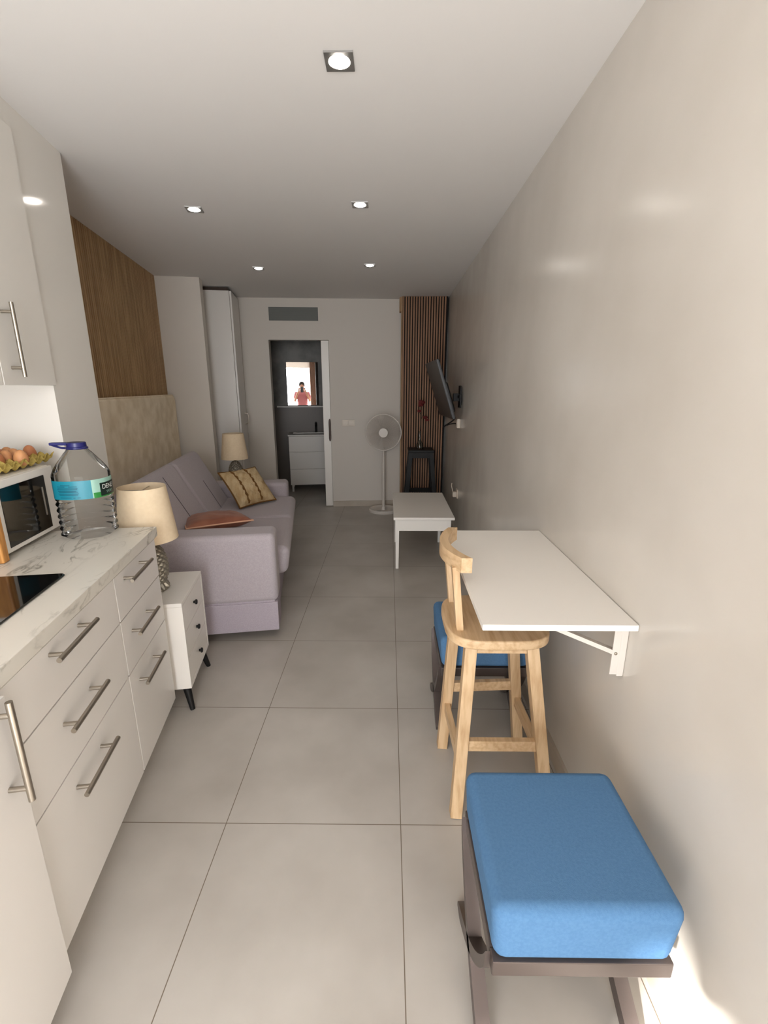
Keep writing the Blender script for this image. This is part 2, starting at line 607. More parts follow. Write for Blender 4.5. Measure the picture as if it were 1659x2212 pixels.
sw = Thing('light_switch', 'cream double switch plate on back wall left of the fan', 'switch', (bx(-0.49), BY, 1.0), BA)
x0 = bx(-0.565)
sw.part('plate', MB().box(x0, x0 + 0.155, BY - 0.008, BY, 1.0, 1.078, 0.003), M_plate)
for k in (0, 1):
    sw.part('rocker', MB().box(x0 + 0.012 + k * 0.07, x0 + 0.073 + k * 0.07, BY - 0.012, BY - 0.008, 1.012, 1.066, 0.002), M_plate)


# ---------------------------------------------------------------- slatted panels
def slats(mb, x0, x1, y, z0, z1, pitch, w, dep, axis='x'):
    k = x0
    while k + w <= x1 + 1e-6:
        if axis == 'x':
            mb.box(k, k + w, y, y + dep, z0, z1)
        else:
            mb.box(y, y + dep, k, k + w, z0, z1)
        k += pitch


lp = Thing('slat_panel', 'brown slatted wood panel covering left wall above the beige headboard', 'wall panel', (LT + 0.01, 3.69, 0), A)
lp.part('felt_backing', MB().box(LT, LT + 0.008, 2.525, 4.855, 0.0, CEIL - 0.001), M_felt)
m_ = MB()
slats(m_, 2.53, 4.855, LT + 0.008, 0.0, CEIL - 0.001, 0.0295, 0.021, 0.012, 'y')
lp.part('slats', m_, M_slat)

CX0, CX1, CY0 = 0.150, RW - 0.014, 5.56
cp = Thing('slat_panel', 'narrow floor to ceiling slatted wood column in the far right corner', 'wall panel', ((CX0 + CX1) / 2, CY0, 0))
cp.part('core', MB().box(CX0, CX1, CY0 + 0.012, CY0 + 0.15, 0, CEIL - 0.001), M_felt)
m_ = MB()
slats(m_, CX0 + 0.004, CX1 - 0.005, CY0, 0, CEIL - 0.001, 0.0290, 0.0165, 0.012)
cp.part('slats', m_, M_slat2)
m_ = MB()
m_.box(CX0 - 0.012, CX0, CY0 + 0.004, CY0 + 0.155, 0, CEIL - 0.001)
m_.box(CX0 - 0.032, CX0 - 0.012, CY0 + 0.06, CY0 + 0.155, CEIL - 0.15, CEIL - 0.001)
cp.part('side_board', m_, M_slat)

# ---------------------------------------------------------------- ceiling spots
spots = [(-0.156, 1.746, 'recessed ceiling spot nearest the camera'),
         (-1.107, 2.97, 'left recessed ceiling spot of the middle pair'),
         (-0.162, 2.91, 'right recessed ceiling spot of the middle pair'),
         (-1.107, 4.31, 'left recessed ceiling spot of the farthest pair'),
         (-0.16, 4.22, 'right recessed ceiling spot of the farthest pair')]


def spot_frame():
    mb = MB()
    b = mb.bm
    n = 32
    hw, r = 0.045, 0.034
    outer, inner, low = [], [], []
    for k in range(n):
        a_ = 2 * PI * k / n + PI / 4
        c_, s_ = math.cos(a_), math.sin(a_)
        q = hw / max(abs(c_), abs(s_))
        outer.append(b.verts.new((c_ * q, s_ * q, 0)))
        low.append(b.verts.new((c_ * q * 0.985, s_ * q * 0.985, -0.005)))
        inner.append(b.verts.new((c_ * r, s_ * r, -0.0045)))
    up = [b.verts.new((v.co.x * 0.94, v.co.y * 0.94, 0.0)) for v in inner]
    for k in range(n):
        j = (k + 1) % n
        b.faces.new((outer[k], low[k], low[j], outer[j]))
        b.faces.new((low[k], inner[k], inner[j], low[j]))
        b.faces.new((inner[k], up[k], up[j], inner[j]))
    bmesh.ops.recalc_face_normals(b, faces=list(b.faces))
    return mb


sp_t = Thing('ceiling_spot', spots[0][2], 'ceiling light', (0, 0, 0), 0, 'recessed ceiling spots')
sp_t.part('frame', spot_frame(), M_alu)
sp_t.part('bulb', MB().lathe([(0, -0.010), (0.016, -0.0095), (0.027, -0.006), (0.031, -0.002), (0.031, -0.0005)], n=24), M_bulb)
ld = bpy.data.lights.new('spot_light', 'SPOT')
ld.energy = SPOT_W
ld.spot_size = math.radians(110)
ld.spot_blend = 0.6
ld.shadow_soft_size = 0.03
ld.color = (1.0, 0.9, 0.76)
for i, (x, y, lab) in enumerate(spots):
    o = sp_t.o if i == 0 else copy_thing(sp_t.o, (x, y, CEIL), None, lab + ', lit, in square grey frame')
    o.location = (x, y, CEIL)
    if i == 0:
        o['label'] = lab + ', lit, in square grey frame'
    if x < -1:
        o.rotation_euler = (0, 0, A)
    lo = bpy.data.objects.new('spot_light', ld)
    COL.objects.link(lo)
    lo.location = (x, y, CEIL - 0.02)

# ---------------------------------------------------------------- kitchen
CT = 0.905          # worktop height
FT = -0.64          # drawer fronts
KE = 1.90           # far end of the units


def pull(mb, t, p0, p1, r=0.0065, off=0.036, inset=0.03):
    """bar handle standing off a front at t, from p0 to p1 given as (s, z)"""
    a_, b_ = Vector((t + off, p0[0], p0[1])), Vector((t + off, p1[0], p1[1]))
    mb.tube([a_, b_], r, 12)
    d = (b_ - a_).normalized()
    for q in (a_ + d * inset, b_ - d * inset):
        mb.tube([(t, q.y, q.z), q], r * 0.85, 10)


def drawer_unit(s0, s1, label, hs0, hs1):
    th = Thing('drawer_cabinet', label, 'cabinet', (-0.95, (s0 + s1) / 2, 0), A, 'kitchen drawer cabinets')
    th.part('body', MB().box(LT + 0.002, FT - 0.02, s0, s1 - 0.001, 0.12, CT - 0.042), M_white)
    th.part('plinth', MB().box(LT + 0.1, FT - 0.09, s0, s1 - 0.001, 0, 0.12), M_white)
    for z0, z1, hz in ((0.708, 0.862, 0.832), (0.508, 0.704, 0.636), (0.118, 0.504, 0.442)):
        d = th.part('drawer', MB().box(FT - 0.019, FT, s0 + 0.002, s1 - 0.003, z0, z1, 0.0015), M_white)
        h = MB()
        pull(h, FT, (hs0, hz), (hs1, hz))
        th.part('handle', h, M_steel, d, 'brushed steel bar handle')
    return th


drawer_unit(0.905, 1.485, 'wide white drawer cabinet with three steel bar handles beside the fridge door', 1.065, 1.27)
drawer_unit(1.487, KE, 'narrow white drawer cabinet at the end of the kitchen beside the nightstand', 1.535, 1.74)

fr = Thing('fridge_cabinet', 'white cabinet front with a vertical steel bar handle, nearest in the kitchen run', 'cabinet', (-0.95, 0.6, 0), A)
fr.part('body', MB().box(LT + 0.002, FT - 0.02, 0.30, 0.902, 0.09, CT - 0.042), M_white)
fr.part('plinth', MB().box(LT + 0.1, FT - 0.09, 0.30, 0.902, 0, 0.09), M_white)
d = fr.part('door', MB().box(FT - 0.019, FT + 0.018, 0.302, 0.902, 0.085, CT - 0.045, 0.002), M_white)
h = MB()
pull(h, FT + 0.018, (0.855, 0.645), (0.855, 0.875))
fr.part('handle', h, M_steel, d, 'vertical brushed steel bar handle')

wk = MB().box(LT + 0.001, FT + 0.004, 0.28, KE + 0.03, CT - 0.04, CT, 0.003)
wkx = single('worktop', 'white marble worktop with grey veins running along the kitchen cabinets', 'worktop', wk, M_marble, A)

hb = MB()
hb.prism([(-1.24, 0.86), (-0.755, 0.86), (-0.746, 0.869), (-0.746, 1.426), (-0.755, 1.435), (-1.24, 1.435)], CT + 0.0005, CT + 0.006, 0.002)
single('hob', 'black glass induction hob set on the marble worktop', 'hob', hb, M_blackglass, A)

# wall cabinets under the soffit
UB = 1.462


def wall_cab(s0, s1, label, hs):
    th = Thing('wall_cabinet', label, 'cabinet', (-1.2, (s0 + s1) / 2, UB), A, 'kitchen wall cabinets')
    th.part('body', MB().box(LT + 0.002, PIER_T - 0.016, s0, s1, UB, 2.344), M_white)
    d = th.part('door', MB().box(PIER_T - 0.015, PIER_T + 0.014, s0 + 0.002, s1 - 0.002, UB - 0.003, 2.342, 0.002), M_glosswhite)
    h = MB()
    pull(h, PIER_T + 0.014, (hs, UB + 0.025), (hs, UB + 0.265))
    th.part('handle', h, M_steel, d, 'vertical brushed steel bar handle')


wall_cab(1.785, 2.122, 'white wall cabinet with a steel handle above the microwave, next to the white pier', 1.845)
wall_cab(1.18, 1.782, 'white wall cabinet over the hob, nearer than the handled one', 1.24)

# microwave
MT, M0, M1, MZ0, MZ1 = -1.0, 1.60, 1.965, CT + 0.012, 1.163
mw = Thing('microwave', 'white microwave with black glass door on the worktop, egg tray on top', 'microwave', (-1.17, 1.8, CT), A)
mw.part('case', MB().box(LT + 0.015, MT - 0.012, M0, M1, MZ0, MZ1, 0.006), M_furn)
df = mw.part('door', MB().box(MT - 0.012, MT, M0 + 0.002, M1 - 0.002, MZ0 + 0.002, MZ1 - 0.002, 0.004), M_furn)
mw.part('window', MB().box(MT, MT + 0.002, M0 + 0.03, 1.893, MZ0 + 0.018, MZ1 - 0.028, 0.0008), M_blackglass, df, 'black glass window')
mw.part('handle', MB().box(MT + 0.002, MT + 0.0045, 1.868, 1.871, MZ0 + 0.07, MZ1 - 0.07), M_steel, df)  # no grip: thin bright strip drawing a reflection in the door glass
for a_, b_ in ((M0 + 0.03, LT + 0.05), (M1 - 0.03, LT + 0.05), (M0 + 0.03, MT - 0.05), (M1 - 0.03, MT - 0.05)):
    mw.part('foot', MB().lathe([(0, 0), (0.012, 0), (0.013, 0.0125), (0, 0.0125)], (b_, a_, CT), 12), M_blackplastic)

cb = MB().box(-1.30, -0.983, 1.557, 1.590, CT + 0.001, CT + 0.20, 0.006, 3)
single('cutting_board', 'thick wooden board standing upright beside the microwave', 'cutting board', cb, M_board, A)

# egg tray: pulp sheet of cups and peaks
PT, ET0, ES0, NT_, NS_ = 0.0505, -1.325, 1.690, 6, 7
tr = MB()
b = tr.bm
sub = 6
nx, ny = NT_ * sub, NS_ * sub
gr = {}
for side in (0, 1):
    for i in range(nx + 1):
        for j in range(ny + 1):
            x, y = i / sub, j / sub
            cup = (math.cos(2 * PI * x) + math.cos(2 * PI * y)) / 2
            z = 0.020 + 0.019 * cup
            gr[side, i, j] = b.verts.new((ET0 + x * PT, ES0 + y * PT, MZ1 + z + (0.0025 if side else 0.0)))
for side in (0, 1):
    for i in range(nx):
        for j in range(ny):
            q = [gr[side, i, j], gr[side, i + 1, j], gr[side, i + 1, j + 1], gr[side, i, j + 1]]
            b.faces.new(q if side else q[::-1])
for i in range(nx):
    b.faces.new((gr[0, i, 0], gr[0, i + 1, 0], gr[1, i + 1, 0], gr[1, i, 0]))
    b.faces.new((gr[0, i + 1, ny], gr[0, i, ny], gr[1, i, ny], gr[1, i + 1, ny]))
for j in range(ny):
    b.faces.new((gr[0, 0, j + 1], gr[0, 0, j], gr[1, 0, j], gr[1, 0, j + 1]))
    b.faces.new((gr[0, nx, j], gr[0, nx, j + 1], gr[1, nx, j + 1], gr[1, nx, j]))
single('egg_tray', 'yellow pulp egg tray lying on the white microwave', 'egg tray', tr, M_tray, A)
EK = 1.06
egg_prof = [(r_ * EK, z_ * EK) for r_, z_ in [(0, 0), (0.008, 0.001), (0.0145, 0.0045), (0.0195, 0.011), (0.0218, 0.019), (0.0222, 0.026), (0.0205, 0.036), (0.0165, 0.046), (0.011, 0.053), (0.005, 0.0565), (0, 0.0575)]]
# (row from the front, place along the tray) -> label
eggs = [(0, 3, 'tan egg alone in the front row of the egg tray', 1),
        (1, 1, 'brown egg second row of the tray, nearest the cutting board', 0),
        (1, 2, 'brown egg in second row behind and left of the front tan egg', 0),
        (1, 3, 'brown egg directly behind the front tan egg', 1),
        (1, 4, 'tan egg in second row, right of the front egg', 1),
        (1, 6, 'brown egg at the right end of the tray, by the bottle', 0),
        (2, 1, 'egg in third row at the left end of the visible eggs', 0),
        (2, 2, 'egg in third row, second from the left end', 0),
        (2, 3, 'egg in the middle of the third row', 1),
        (2, 4, 'egg in third row behind the tan one', 0),
        (2, 5, 'egg in third row near the right end', 1)]
e0 = None
for r_, k_, lab, mt in eggs:
    c_ = (ET0 + (NT_ - 0.5 - r_) * PT, ES0 + (k_ + 0.5) * PT, MZ1 + 0.0095)
    if e0 is None:
        e0 = {}
    if mt not in e0:
        ob = single('egg', lab, 'egg', MB().lathe(egg_prof, c_, 18), M_egg2 if mt else M_egg, A, 'eggs in the tray')
        e0[mt] = ob
    else:
        ob = e0[mt].copy()
        COL.objects.link(ob)
        ob['label'] = lab
        ob.location = rz(A) @ Vector(c_)

# big water bottle
BT, BS = -0.857, 1.872
bt = Thing('water_bottle', 'large clear plastic water bottle with blue handled cap and teal label', 'bottle', (BT, BS, CT), A)


def sq(th, z):
    # rounded-square section below the neck
    k = max(0.0, min(1.0, (0.30 - z) / 0.06))
    c4 = abs(math.cos(th * 2))
    return 1 + k * 0.055 * (1 - c4) - k * 0.012


prof = [(0.0, 0.004), (0.05, 0.001), (0.078, 0.001), (0.088, 0.010)]
for k in range(33):
    z = 0.014 + k * (0.142 - 0.014) / 32
    prof.append((0.092 + 0.0032 * math.cos((z - 0.014) / 0.0232 * 2 * PI), z))
prof += [(0.0935, 0.148), (0.0935, 0.226), (0.0945, 0.232), (0.0925, 0.242), (0.085, 0.258), (0.072, 0.278), (0.057, 0.298), (0.044, 0.315), (0.035, 0.325), (0.031, 0.330), (0.031, 0.336)]
bt.part('body', MB().lathe(prof, (BT, BS, CT), 72, sq), M_pet)
capm = MB().lathe([(0, 0.352), (0.029, 0.352), (0.031, 0.350), (0.032, 0.336), (0.036, 0.333), (0.036, 0.329), (0.033, 0.327)], (BT, BS, CT), 32, lambda th, z: 1 + 0.015 * (int(th * 24 / PI) % 2))
cpo = bt.part('cap', capm, M_cap)
hd = MB()
hd.box(BT - 0.088, BT + 0.02, BS - 0.012, BS + 0.012, CT + 0.341, CT + 0.352, 0.003)
hd.tube([(BT - 0.030, BS, CT + 0.330), (BT - 0.05, BS, CT + 0.331), (BT - 0.07, BS, CT + 0.337), (BT - 0.086, BS, CT + 0.344)], 0.004, 8)
bt.part('handle', hd, M_cap, cpo)


def label_strip(th0, th1, z0, z1, dr_, n=30):
    mb = MB()
    b = mb.bm
    prev = None
    for k in range(n + 1):
        th = th0 + (th1 - th0) * k / n
        r0 = 0.0935 * sq(th, 0.2) + 0.0006 + dr_
        r1 = r0 + 0.0004
        q = [b.verts.new((BT + r * math.cos(th), BS + r * math.sin(th), CT + z)) for r, z in ((r0, z0), (r1, z0), (r1, z1), (r0, z1))]
        if prev:
            for i in range(4):
                b.faces.new((prev[i], prev[(i + 1) % 4], q[(i + 1) % 4], q[i]))
        else:
            b.faces.new(q)
        prev = q
    b.faces.new(prev[::-1])
    bmesh.ops.recalc_face_normals(b, faces=list(b.faces))
    return mb


M_teal = Mat('teal label', rgb(26, 126, 146), 0.35)
M_ink = Mat('dark teal print', rgb(14, 84, 104), 0.5)
M_mint = Mat('pale mint print', rgb(150, 190, 176), 0.4)
M_green = Mat('green print', rgb(46, 130, 60), 0.4)
M_dark = Mat('dark green print', rgb(12, 30, 26), 0.4)
M_whiteink = Mat('white print', rgb(225, 230, 228), 0.5)
dg = math.radians
lbl = bt.part('label', label_strip(dg(205), dg(309), 0.154, 0.222, 0.0), M_teal)
bt.part('label_picture', label_strip(dg(309), dg(388), 0.154, 0.222, 0.0), M_mint, lbl)
bt.part('label_hills', label_strip(dg(311), dg(388), 0.154, 0.174, 0.0005), M_green, lbl)
bt.part('label_badge', label_strip(dg(326), dg(388), 0.158, 0.206, 0.001), M_dark, lbl)
pr_ = MB()
for z_, a0, a1 in ((0.207, 226, 246), (0.202, 217, 235), (0.202, 243, 260), (0.196, 218, 261), (0.192, 217, 260), (0.186, 218, 258), (0.182, 220, 261), (0.176, 218, 262), (0.172, 220, 260), (0.162, 222, 246), (0.161, 250, 254), (0.161, 258, 264)):
    pr_._merge(label_strip(dg(a0 + 22), dg(a1 + 22), z_ - 0.0012, z_ + 0.0012, 0.0006, 10).bm)
bt.part('label_small_print', pr_, M_ink, lbl)


def text_on_bottle(txt, th_c, z_c, size):
    cu = bpy.data.curves.new('txt', 'FONT')
    cu.body = txt
    cu.size = size
    cu.align_x = 'CENTER'
    cu.align_y = 'CENTER'
    ob = bpy.data.objects.new('txt', cu)
    COL.objects.link(ob)
    dgp = bpy.context.evaluated_depsgraph_get()
    me = bpy.data.meshes.new_from_object(ob.evaluated_get(dgp))
    bpy.data.objects.remove(ob)
    bpy.data.curves.remove(cu)
    mb = MB()
    mb.bm.from_mesh(me)
    bpy.data.meshes.remove(me)
    for v in mb.bm.verts:
        th = th_c + v.co.x / 0.095
        r = 0.0935 * sq(th, 0.2) + 0.0029
        v.co = Vector((BT + r * math.cos(th), BS + r * math.sin(th), CT + z_c + v.co.y))
    return mb


bt.part('label_lettering', text_on_bottle('DENEV', dg(353), 0.190, 0.024), M_whiteink, lbl)
bt.part('label_lettering', text_on_bottle('SPORT', dg(353), 0.170, 0.013), M_mint, lbl)

# ---------------------------------------------------------------- nightstands and lamps
NS0, NS1, NT0, NT1, NZ = 1.955, 2.335, -0.985, -0.585, 0.545


def nightstand():
    th = Thing('nightstand', 'white three drawer nightstand with black tapered legs between kitchen and sofa', 'nightstand', ((NT0 + NT1) / 2, (NS0 + NS1) / 2, 0), A, 'white nightstands beside the sofa')
    m = MB()
    m.box(NT0, NT1, NS0, NS1, NZ - 0.018, NZ, 0.002)
    m.box(NT0, NT1, NS0, NS0 + 0.016, 0.12, NZ - 0.018)
    m.box(NT0, NT1, NS1 - 0.016, NS1, 0.12, NZ - 0.018)
    m.box(NT0, NT1, NS0 + 0.016, NS1 - 0.016, 0.12, 0.136)
    m.box(NT0, NT1 - 0.02, NS0 + 0.016, NS1 - 0.016, 0.136, NZ - 0.018)
    th.part('body', m, M_furn)
    for z0, z1 in ((0.398, 0.524), (0.268, 0.394), (0.138, 0.264)):
        d = th.part('drawer', MB().box(NT1 - 0.019, NT1 - 0.001, NS0 + 0.018, NS1 - 0.018, z0, z1, 0.001), M_furn)
        zc = (z0 + z1) / 2
        k = MB().lathe([(0, 0.017), (0.010, 0.017), (0.0125, 0.014), (0.0125, 0.010), (0.007, 0.007), (0.006, 0), (0, 0)], n=20,
                       mat=Matrix.Translation((NT1 - 0.001, (NS0 + NS1) / 2, zc)) @ Matrix.Rotation(PI / 2, 4, 'Y'))
        th.part('knob', k, M_black, d, 'round black knob')
    for it, is_ in ((0, 0), (1, 0), (1, 1), (0, 1)):
        t_, s_ = (NT0 + 0.04, NT1 - 0.035)[it], (NS0 + 0.04, NS1 - 0.04)[is_]
        dt, ds = (-0.025, 0.025)[it], (-0.028, 0.028)[is_]
        th.part('leg', MB().tube([(t_, s_, 0.12), (t_ + dt, s_ + ds, 0.0)], [0.019, 0.011], 16), M_black, label='black tapered wooden leg')
    return th


ns = nightstand()
LTC, LSC = -0.742, 2.13


def table_lamp():
    th = Thing('table_lamp', 'table lamp with beige shade and silver pineapple base beside the worktop', 'lamp', (LTC, LSC, NZ), A, 'pineapple table lamps')
    c = (LTC, LSC, NZ)
    base = MB()
    pf = []
    for k in range(91):
        z = 0.035 + 0.19 * k / 90
        u = (k / 90 - 0.42) / 0.6
        pf.append((max(0.012, 0.064 * math.sqrt(max(0.0, 1 - u * u * 0.95))), z))

    def scale(thh, z):
        a_ = 6 * thh
        return 0.97 + 0.13 * (abs(math.cos(a_ + z * 120)) * abs(math.cos(a_ - z * 120))) ** 0.6
    base.lathe(pf, c, 144, scale)
    bs = th.part('base', base, M_silver, label='silver scaled pineapple base')
    ft = MB()
    for k in range(10):
        a_ = 2 * PI * k / 10
        ft.tube([(c[0] + math.cos(a_) * 0.03, c[1] + math.sin(a_) * 0.03, NZ + 0.040), (c[0] + math.cos(a_) * 0.050, c[1] + math.sin(a_) * 0.050, NZ + 0.018),
                 (c[0] + math.cos(a_) * 0.063, c[1] + math.sin(a_) * 0.063, NZ + 0.008)], [0.013, 0.015, 0.006], 8)
    ft.lathe([(0, 0.0005), (0.056, 0.0005), (0.056, 0.012), (0.035, 0.04), (0, 0.042)], c, 30)
    th.part('foot', ft, M_silver)
    th.part('stem', MB().tube([(c[0], c[1], NZ + 0.22), (c[0], c[1], NZ + 0.33)], 0.009, 14).lathe([(0.009, 0.325), (0.026, 0.33), (0.028, 0.38), (0.02, 0.41), (0, 0.415)], c, 20), M_brown)
    sh = MB().lathe([(0.125, 0.248), (0.0965, 0.488), (0.0950, 0.488), (0.1235, 0.248)], c, 56, close=True)
    shd = th.part('shade', sh, M_shade)
    th.part('shade_ring', MB().tube([(c[0] - 0.095, c[1], NZ + 0.47), (c[0] + 0.095, c[1], NZ + 0.47)], 0.0022, 8).tube([(c[0], c[1] - 0.095, NZ + 0.47), (c[0], c[1] + 0.095, NZ + 0.47)], 0.0022, 8), M_steel, shd)
    return th


lamp = table_lamp()
FAR = 2.475
copy_thing(ns.o, rz(A) @ (ns.org + Vector((0.0, FAR, 0))), None, 'white nightstand at the far end of the sofa, under the far lamp')
copy_thing(lamp.o, rz(A) @ (lamp.org + Vector((0.012, FAR, 0))), None, 'table lamp with beige shade at the far end of the sofa, beside the wardrobe')

# ---------------------------------------------------------------- sofa, headboard, cushions
S0, S1, SB = 2.55, 4.40, -1.24
sf = Thing('sofa', 'pale lilac grey two seat sofa with reclined back cushions along the left wall', 'sofa', (-0.75, (S0 + S1) / 2, 0), A)
sf.part('base', MB().box(SB + 0.02, -0.245, S0 + 0.01, S1 - 0.01, 0.06, 0.36, 0.012, 3), M_sofa2)
for a0, a1, hz in ((S0, S0 + 0.2, 0.655), (S1 - 0.2, S1, 0.625)):
    ar = sf.part('arm', MB().box(SB + 0.12, -0.225, a0, a1, 0.238, hz, 0.035, 4), M_sofa)
    sf.part('arm_skirt', MB().box(SB + 0.12, -0.229, a0 + 0.003, a1 - 0.003, 0.055, 0.238, 0.008, 2), M_sofa2, ar)
for k, (a0, a1) in enumerate(((2.752, 3.478), (3.480, 4.198))):
    m = MB().box(-0.90, -0.158, a0, a1, 0.322, 0.505, 0.05, 5)
    for v in m.bm.verts:
        u = (v.co.y - (a0 + a1) / 2) / ((a1 - a0) / 2)
        if v.co.z > 0.42:
            v.co.z += 0.03 * max(0, 1 - u * u) * max(0.0, min(1.0, (-0.16 - v.co.x) / 0.15))
        if v.co.z < 0.42 and v.co.x > -0.3:
            v.co.x -= 0.012
    sf.part('seat_cushion', m, M_sofa)
for k, (a0, a1) in enumerate(((2.755, 3.44), (3.444, 4.16))):
    lean = Matrix.Translation((-0.735, 0, 0.50)) @ Matrix.Rotation(math.radians(-28), 4, 'Y')
    m = MB()
    b = bmesh.new()
    bmesh.ops.create_cube(b, size=1.0)
    bmesh.ops.subdivide_edges(b, edges=list(b.edges), cuts=1)
    for v in b.verts:
        v.co = Vector((-0.08 + v.co.x * 0.16, (a0 + a1) / 2 + v.co.y * (a1 - a0), 0.235 + v.co.z * 0.55))
    bmesh.ops.bevel(b, geom=[e for e in b.edges if len(e.link_faces) == 2 and e.calc_face_angle(0) > 0.5], offset=0.045, segments=4, profile=0.5, affect='EDGES')
    m._merge(b, lean)
    bc = sf.part('back_cushion', m, M_sofa)
    # crease down the middle, its shade drawn as a dark thread
    cr = MB().tube([lean @ Vector((0.0005, (a0 + a1) / 2, 0.0)), lean @ Vector((0.0005, (a0 + a1) / 2, 0.45 if k == 0 else 0.27))], 0.0028, 6)
    sf.part('seam', cr, M_seam, bc)
for it in (SB + 0.1, -0.50):
    for is_ in (S0 + 0.22, S1 - 0.22):
        sf.part('leg', MB().lathe([(0, 0), (0.02, 0), (0.024, 0.062), (0, 0.062)], (it, is_, 0), 14), M_black)
bk = MB().box(SB - 0.015, SB + 0.10, S0 + 0.21, S1 - 0.21, 0.2, 0.80, 0.03, 3)
sf.part('back_frame', bk, M_sofa2)

# headboard
hbd = Thing('headboard', 'tall beige upholstered headboard on the left wall behind the sofa', 'headboard', (-1.30, 3.8, 0), A)
H0, H1, HZ = 2.72, 4.80, 1.385
pts = []
R_ = 0.075
for cx, cz, a0 in ((H1 - R_, HZ - R_, 0), (H0 + R_, HZ - R_, 90)):
    for k in range(9):
        a_ = math.radians(a0 + k * 90 / 8)
        pts.append((cx + R_ * math.cos(a_), cz + R_ * math.sin(a_)))
pts += [(H0, 0.02), (H1, 0.02)]
HB_T0 = LT + 0.0215
# prism drawn in (s, z), then turned upright: local x->s, y->z, z->t
up = Matrix(((0, 0, 1, 0), (1, 0, 0, 0), (0, 1, 0, 0), (0, 0, 0, 1)))
hbd.part('panel', MB().prism(pts, HB_T0, HB_T0 + 0.075, 0.02, up, 3), M_head)
pp = [Vector((HB_T0 + 0.066, p_[0], p_[1])) for p_ in pts[-1:] + pts[:-1]]
hbd.part('piping', MB().tube(pp, 0.006, 8), M_head)

# pink cushion leaning on the near arm
pm = Matrix.Translation((-0.645, 3.065, 0.606)) @ Matrix.Rotation(math.radians(20), 4, 'Z') @ Matrix.Rotation(math.radians(-8), 4, 'X')
pk = Thing('cushion', 'dusty pink velvet cushion lying on the seat behind the near sofa arm', 'cushion', (-0.645, 3.065, 0.54), A)
pk.part('cover', MB().pillow(0.40, 0.44, 0.12, pm, wob=0.004), M_pink)
ed = [pm @ Vector((0.20 * x * (1 - 0.07 * (1 - y * y)), 0.22 * y * (1 - 0.07 * (1 - x * x)), 0)) for x, y in
      [(-1 + k / 10, -1) for k in range(20)] + [(1, -1 + k / 10) for k in range(20)] + [(1 - k / 10, 1) for k in range(20)] + [(-1, 1 - k / 10) for k in range(21)]]
M_pipe = Mat('pale pink piping', rgb(206, 158, 130), 0.7)
pk.part('piping', MB().tube(ed, 0.005, 8, cap=False), M_pipe)

# fur cushion against the back and far arm
fx = Vector((0.707, 0.707, 0.0))
fy = Vector((-0.19, 0.14, 0.24))
fy = (fy - fx * fy.dot(fx)).normalized()
fz = fx.cross(fy)
fo = Vector((-0.535, 3.910, 0.655))
fm = Matrix(((fx.x, fy.x, fz.x, fo.x), (fx.y, fy.y, fz.y, fo.y), (fx.z, fy.z, fz.z, fo.z), (0, 0, 0, 1)))
M_fur = Mat('beige plush', rgb(200, 178, 142), 0.95, spec=0.1, col2=rgb(174, 148, 108), scale=9, stretch=(3, 1, 1), detail=5, bump=0.7, bscale=60)
M_furd = Mat('brown fringe', rgb(112, 80, 46), 0.95, spec=0.1, bump=0.6, bscale=90)
fu = Thing('cushion', 'beige plush cushion with brown fringe stripes at the far end of the sofa', 'cushion', (-0.535, 3.910, 0.53), A)
fu.part('cover', MB().pillow(0.37, 0.36, 0.14, fm, wob=0.005), M_fur)
for off in (-0.10, 0.03):
    mb = MB()
    pts_ = []
    for k in range(23):
        v = -0.96 + 1.92 * k / 22
        u = off / 0.185
        e = (1 - u * u) * (1 - v * v)
        pts_.append(fm @ Vector((off * (1 - 0.07 * (1 - v * v)) + 0.004 * math.sin(k * 2.1), 0.18 * v * (1 - 0.07 * (1 - u * u)), 0.070 * e ** 0.42 + 0.002)))
    mb.tube(pts_, [0.007 + 0.003 * math.sin(k * 1.7) for k in range(23)], 8)
    fu.part('fringe', mb, M_furd, label='brown fringe stripe')
ed = [fm @ Vector((0.185 * x * (1 - 0.07 * (1 - y * y)), 0.18 * y * (1 - 0.07 * (1 - x * x)), 0)) for x, y in
      [(-1 + k / 10, -1) for k in range(20)] + [(1, -1 + k / 10) for k in range(20)] + [(1 - k / 10, 1) for k in range(20)] + [(-1, 1 - k / 10) for k in range(21)]]
fu.part('piping', MB().tube(ed, 0.006, 8, cap=False), M_furd)

# ---------------------------------------------------------------- wardrobe
wd = Thing('wardrobe', 'tall narrow white wardrobe with side facing camera beside bathroom doorway', 'wardrobe', (-1.04, 5.5, 0), A)
W0, W1, WT = 5.25, 5.74, -0.735
wd.part('body', MB().box(LT + 0.002, WT - 0.022, W0, W1, 0.0, 2.395), M_white)
wdd = wd.part('door', MB().box(WT - 0.019, WT, W0 + 0.001, W1 - 0.002, 0.06, 2.393, 0.002), M_white)
hh = MB().tube([(WT, 5.60, 1.17), (WT + 0.03, 5.60, 1.165), (WT + 0.036, 5.60, 1.15), (WT + 0.036, 5.60, 1.07), (WT + 0.03, 5.60, 1.055), (WT, 5.60, 1.05)], 0.006, 10)
wd.part('handle', hh, M_steel, wdd, 'grey metal bow handle')
wd.part('gap_shade', MB().box(LT + 0.002, WT - 0.03, W0 + 0.01, W1, 2.395, CEIL - 0.004), M_brown)  # no moulding: dark box painting the shade in the gap below the ceiling

